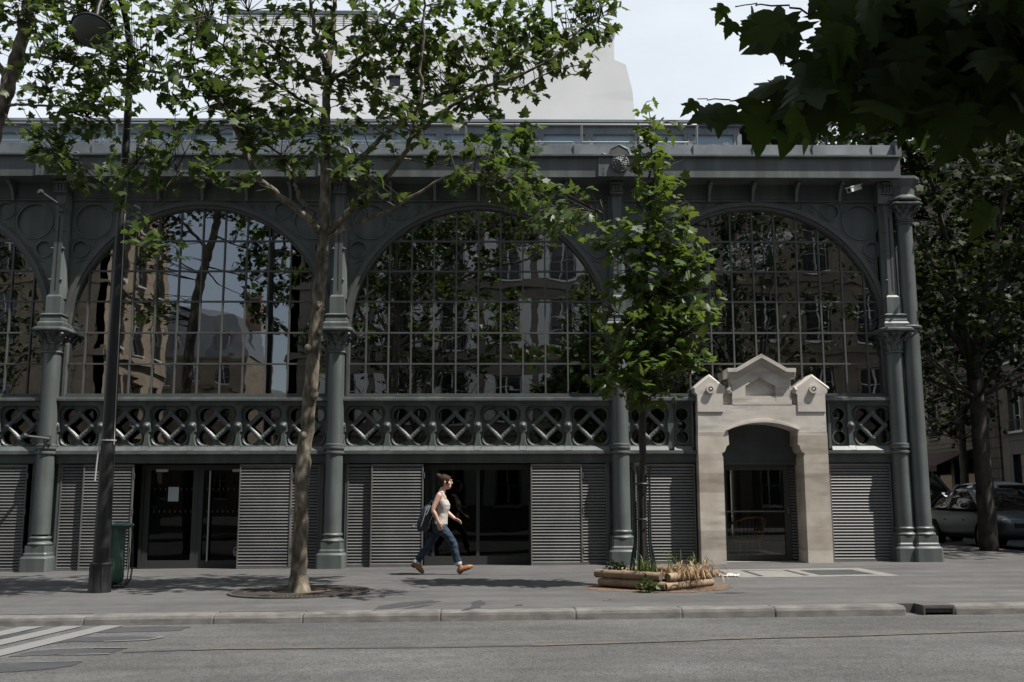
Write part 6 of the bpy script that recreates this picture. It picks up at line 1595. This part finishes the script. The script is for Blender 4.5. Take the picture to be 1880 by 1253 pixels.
def boot(heel, toe, ankle, s):
    """ankle boot: leather upper and a dark sole with heel"""
    h, t, a = Vector(heel), Vector(toe), Vector(ankle); d = (t-h).normalized(); u = Vector((0,1,0)).cross(d); u = -u if u.z < 0 else u
    L = (t-h).length
    p = MB(); p.tube([h+d*L*.20+u*.05, a+(a-h).normalized()*.0, a+(h+d*L*.16+u*.13-a)*.25], [.050,.044,.046], 14)
    P = [h+d*L*.08+u*.045, h+d*L*.3+u*.048, h+d*L*.55+u*.040, h+d*L*.78+u*.030, h+d*L*.94+u*.025]
    p.tube(P, [.038,.046,.046,.042,.027], 16); p.ball(P[0], .038, 12, 8); p.ball(P[-1], .027, 12, 8)
    bt = grown('boot', p, M['leather'], wm, .006, 3)
    q = MB()
    R = []
    for k, w in ((0,.026),(.06,.034),(.3,.034),(.6,.043),(.85,.038),(1.0,.016)):
        c = h+d*L*k; R.append([c+Vector((0,w,0))+u*.014, c-Vector((0,w,0))+u*.014, c-Vector((0,w,0))+u*(0 if k > .3 else .004), c+Vector((0,w,0))+u*(0 if k > .3 else .004)])
    q.loft(R); hl = h+d*L*.14; q.loft([[hl+Vector((0,.032,0))-d*.035+u*.012, hl-Vector((0,.032,0))-d*.035+u*.012, hl-Vector((0,.032,0))+d*.035+u*.012, hl+Vector((0,.032,0))+d*.035+u*.012],[hl+Vector((0,.030,0))-d*.032-u*.012, hl-Vector((0,.030,0))-d*.032-u*.012, hl-Vector((0,.030,0))+d*.03-u*.012, hl+Vector((0,.030,0))+d*.03-u*.012]])
    q.build('sole', M['sole'], bt)
    q = MB()
    for k in range(4): c = h+d*L*(.42+.075*k)+u*(.098-.012*k); q.tube([c+Vector((0,.02,0)), c+u*.008, c-Vector((0,.02,0))], .004, 6)
    q.build('lace', M['sole'], bt, 60)
hN = J(842.5,1054.6,-.07); hN.z = .014; tN = hN+Vector((.232,0,.105))
boot(hN, tN, ANn, -1)
tF = J(775,1055,.07); tF.z = .012; hF = tF+Vector((-.185,0,.135))
boot(hF, tF, ANf, 1)
# backpack hanging from her shoulder: a thing of its own
bo = at(780,952,YP+.0)
bp = thing('backpack', 'charcoal backpack with a grey trim hanging on the walking woman\'s back', 'backpack', bo)
def B_(x, y, dy=0.0): q = at(x,y,YP); return Vector((q.x, YP+dy, q.z))-bo
p = MB(); R = []
for (x,y), rx, ry in (((787.5,927),.03,.07),((786,931),.068,.115),((784,940),.095,.14),((781.5,952),.112,.15),((779,963),.118,.152),((777,971),.105,.145),((776,975.5),.07,.11)):
    c = B_(x,y); R.append([(c.x+rx*math.copysign(abs(math.cos(2*PI*k/20))**.7, math.cos(2*PI*k/20)), c.y+ry*math.copysign(abs(math.sin(2*PI*k/20))**.7, math.sin(2*PI*k/20)), c.z) for k in range(20)])
p.loft(R); p.ball(B_(772,962,-.0), .075, 14, 10, .8,1.3,1.1); grown('pack_body', p, M['pack'], bp, .008, 4, .5, .02, .07)
p = MB(); p.tube([B_(789,930,-.155), B_(784.5,934,-.165), B_(781.5,943,-.17), B_(777.5,956,-.17), B_(774,966,-.155)], .009, 8)
p.tube([B_(790,931,-.155), B_(788,938,-.165), B_(783.5,946,-.17)], .007, 8)
p.build('piping', M['pack_trim'], bp, 60)
p = MB()
for s in (-1,1): p.tube([B_(786.5,929,s*.08), B_(799,912,s*.10), B_(806,905.5,s*.108), B_(813,908,s*.112), B_(818.5,918,s*.11), B_(815,932,s*.13), B_(802,946,s*.16), B_(788,958,s*.14)] if s > 0 else [B_(786.5,929,-.06), B_(793,920,-.06), B_(799,926,-.10), B_(796,944,-.12), B_(788,962,-.13)], .012, 8)
p.build('strap', M['pack'], bp, 60)
p = MB(); p.tube([B_(770,965,-.05), B_(763,966.5,-.06), B_(754,968,-.06)], .006, 6); p.tube([B_(770,963,-.05), B_(764,964,-.05), B_(758,966,-.05)], .006, 6); p.build('loose_strap', M['pack_trim'], bp, 60)

# =================================================================== seen through the glass
ch = thing('wicker_chair', 'wicker armchair seen through the glass door of the stone porch', 'chair', (4.72,.95,.04), rad(200))
M['wicker'] = mat('golden_cane', (0.42,0.26,0.11), 0.4, col2=(0.55,0.36,0.17), vscale=20)
p = MB(); P = [(.36*math.cos(a), .36*math.sin(a), .42) for a in np.linspace(0,2*PI,25)]; p.tube(P, .018, 8)
p.tube([(.43*math.cos(a), .43*math.sin(a), .66+.22*max(0,math.sin(a))) for a in np.linspace(-.45,PI+.45,26)], .022, 8)
for a in np.linspace(-.4,PI+.4,22): p.tube([(.36*math.cos(a),.36*math.sin(a),.42),(.43*math.cos(a),.43*math.sin(a),.66+.22*max(0,math.sin(a)))], .008, 6)
p.build('back_rail', M['wicker'], ch, 60)
p = MB(); p.lathe([(.34,.40),(.36,.42),(.34,.45),(.0005,.46)], (0,0,0), 24); p.build('seat', M['wicker'], ch, 60)
for k in range(4):
    a = PI/4+PI/2*k; q = MB(); q.tube([(.3*math.cos(a),.3*math.sin(a),.42),(.36*math.cos(a),.36*math.sin(a),.0)], .018, 8); q.build('leg', M['wicker'], ch, 60)
pm = thing('potted_palm', 'dark potted palm behind the lower left panes of the middle window', 'plant', (-2.15,1.1,3.12))
p = MB(); p.lathe([(.14,0),(.2,.3),(.21,.32),(.17,.32)], (0,0,0), 16); p.build('pot', M['iron_dark'], pm, 40)
p = MB(); rnd = random.Random(9)
for k in range(26):
    a = 2*PI*k/26+rnd.uniform(-.1,.1); e = rnd.uniform(.2,1.3); d = Vector((math.cos(a)*math.cos(e), math.sin(a)*math.cos(e), math.sin(e))); sd = Vector((-math.sin(a),math.cos(a),0))
    o = Vector((0,0,.4)); L = rnd.uniform(.45,.7); p.add([o+sd*.01, o+d*L*.4+sd*.035, o+d*L+Vector((0,0,-.08)), o+d*L*.4-sd*.035, o-sd*.01], [(0,1,2,3,4)])
p.tube([(0,0,.28),(0,0,.42)], .03, 8); p.build('fronds', M['leaf_far'], pm)
lp = thing('pendant_lamp', 'tall amber cane pendant lamp hanging behind the middle arched window', 'lamp', (-.75,3.0-1.2,4.7))
p = MB()
for k in range(17): p.lathe([(.10+.05*math.sin(k*.7),.0),(.12+.05*math.sin(k*.7),.02),(.10+.05*math.sin(k*.7),.04)], (0,0,.085*k), 16)
p.build('lamp_shade', mat('amber_cane',(.5,.26,.06),.5), lp, 60)
p = MB(); p.tube([(0,0,1.4),(0,0,3.0)], .01, 6); p.build('cord', M['dark'], lp)
# =================================================================== light
SUN = Vector((.52,-.24,1.0)).normalized()
W = bpy.data.worlds.new('World'); S.world = W; W.use_nodes = True
nt = W.node_tree; bg = nt.nodes['Background']; N = nt.nodes.new; L = nt.links.new
sk = N('ShaderNodeTexSky'); sk.sky_type = 'NISHITA'; sk.sun_disc = False
sk.sun_elevation = math.asin(SUN.z); sk.sun_rotation = math.atan2(SUN.x, SUN.y)
sk.air_density = 1.0; sk.dust_density = 1.6; sk.ozone_density = 1.0; sk.altitude = 50
tc = N('ShaderNodeTexCoord')
# thin summer cloud veil: thicker low down and in soft streaks
mp = N('ShaderNodeMapping'); mp.inputs['Scale'].default_value = (1.2,1.2,3.2); L(tc.outputs['Generated'], mp.inputs['Vector'])
no = N('ShaderNodeTexNoise'); no.inputs['Scale'].default_value = 2.4; no.inputs['Detail'].default_value = 7; no.inputs['Roughness'].default_value = .6; L(mp.outputs[0], no.inputs['Vector'])
sp = N('ShaderNodeSeparateXYZ'); L(tc.outputs['Generated'], sp.inputs[0])
my = N('ShaderNodeMapRange'); my.inputs['From Min'].default_value = -.9; my.inputs['From Max'].default_value = .6; my.inputs['To Min'].default_value = .27; my.inputs['To Max'].default_value = .86; L(sp.outputs['Y'], my.inputs['Value'])
ad = N('ShaderNodeMath'); ad.operation = 'MULTIPLY_ADD'; ad.inputs[1].default_value = .45; L(no.outputs['Fac'], ad.inputs[0]); 
sb = N('ShaderNodeMath'); sb.operation = 'SUBTRACT'; sb.inputs[1].default_value = .2; L(my.outputs[0], sb.inputs[0]); L(sb.outputs[0], ad.inputs[2]); ad.use_clamp = True
mx = N('ShaderNodeMixRGB'); L(ad.outputs[0], mx.inputs[0]); L(sk.outputs[0], mx.inputs[1]); mx.inputs[2].default_value = (10.9,11.7,12.5,1)
L(mx.outputs[0], bg.inputs['Color']); bg.inputs['Strength'].default_value = .056
sd = bpy.data.lights.new('sun', 'SUN'); sd.energy = 5.0; sd.angle = rad(.53); sd.color = (1,.955,.89)
so = bpy.data.objects.new('sun', sd); COL.objects.link(so); so.location = (20,-20,40)
so.rotation_euler = SUN.to_track_quat('Z', 'Y').to_euler()
S.view_settings.view_transform = 'Standard'; S.view_settings.look = 'None'; S.view_settings.exposure = 0.56; S.view_settings.gamma = 1.0
S.render.film_transparent = False
S.cycles.max_bounces = 8; S.cycles.transparent_max_bounces = 24; S.cycles.use_denoising = True
S.cycles.caustics_reflective = False; S.cycles.caustics_refractive = False
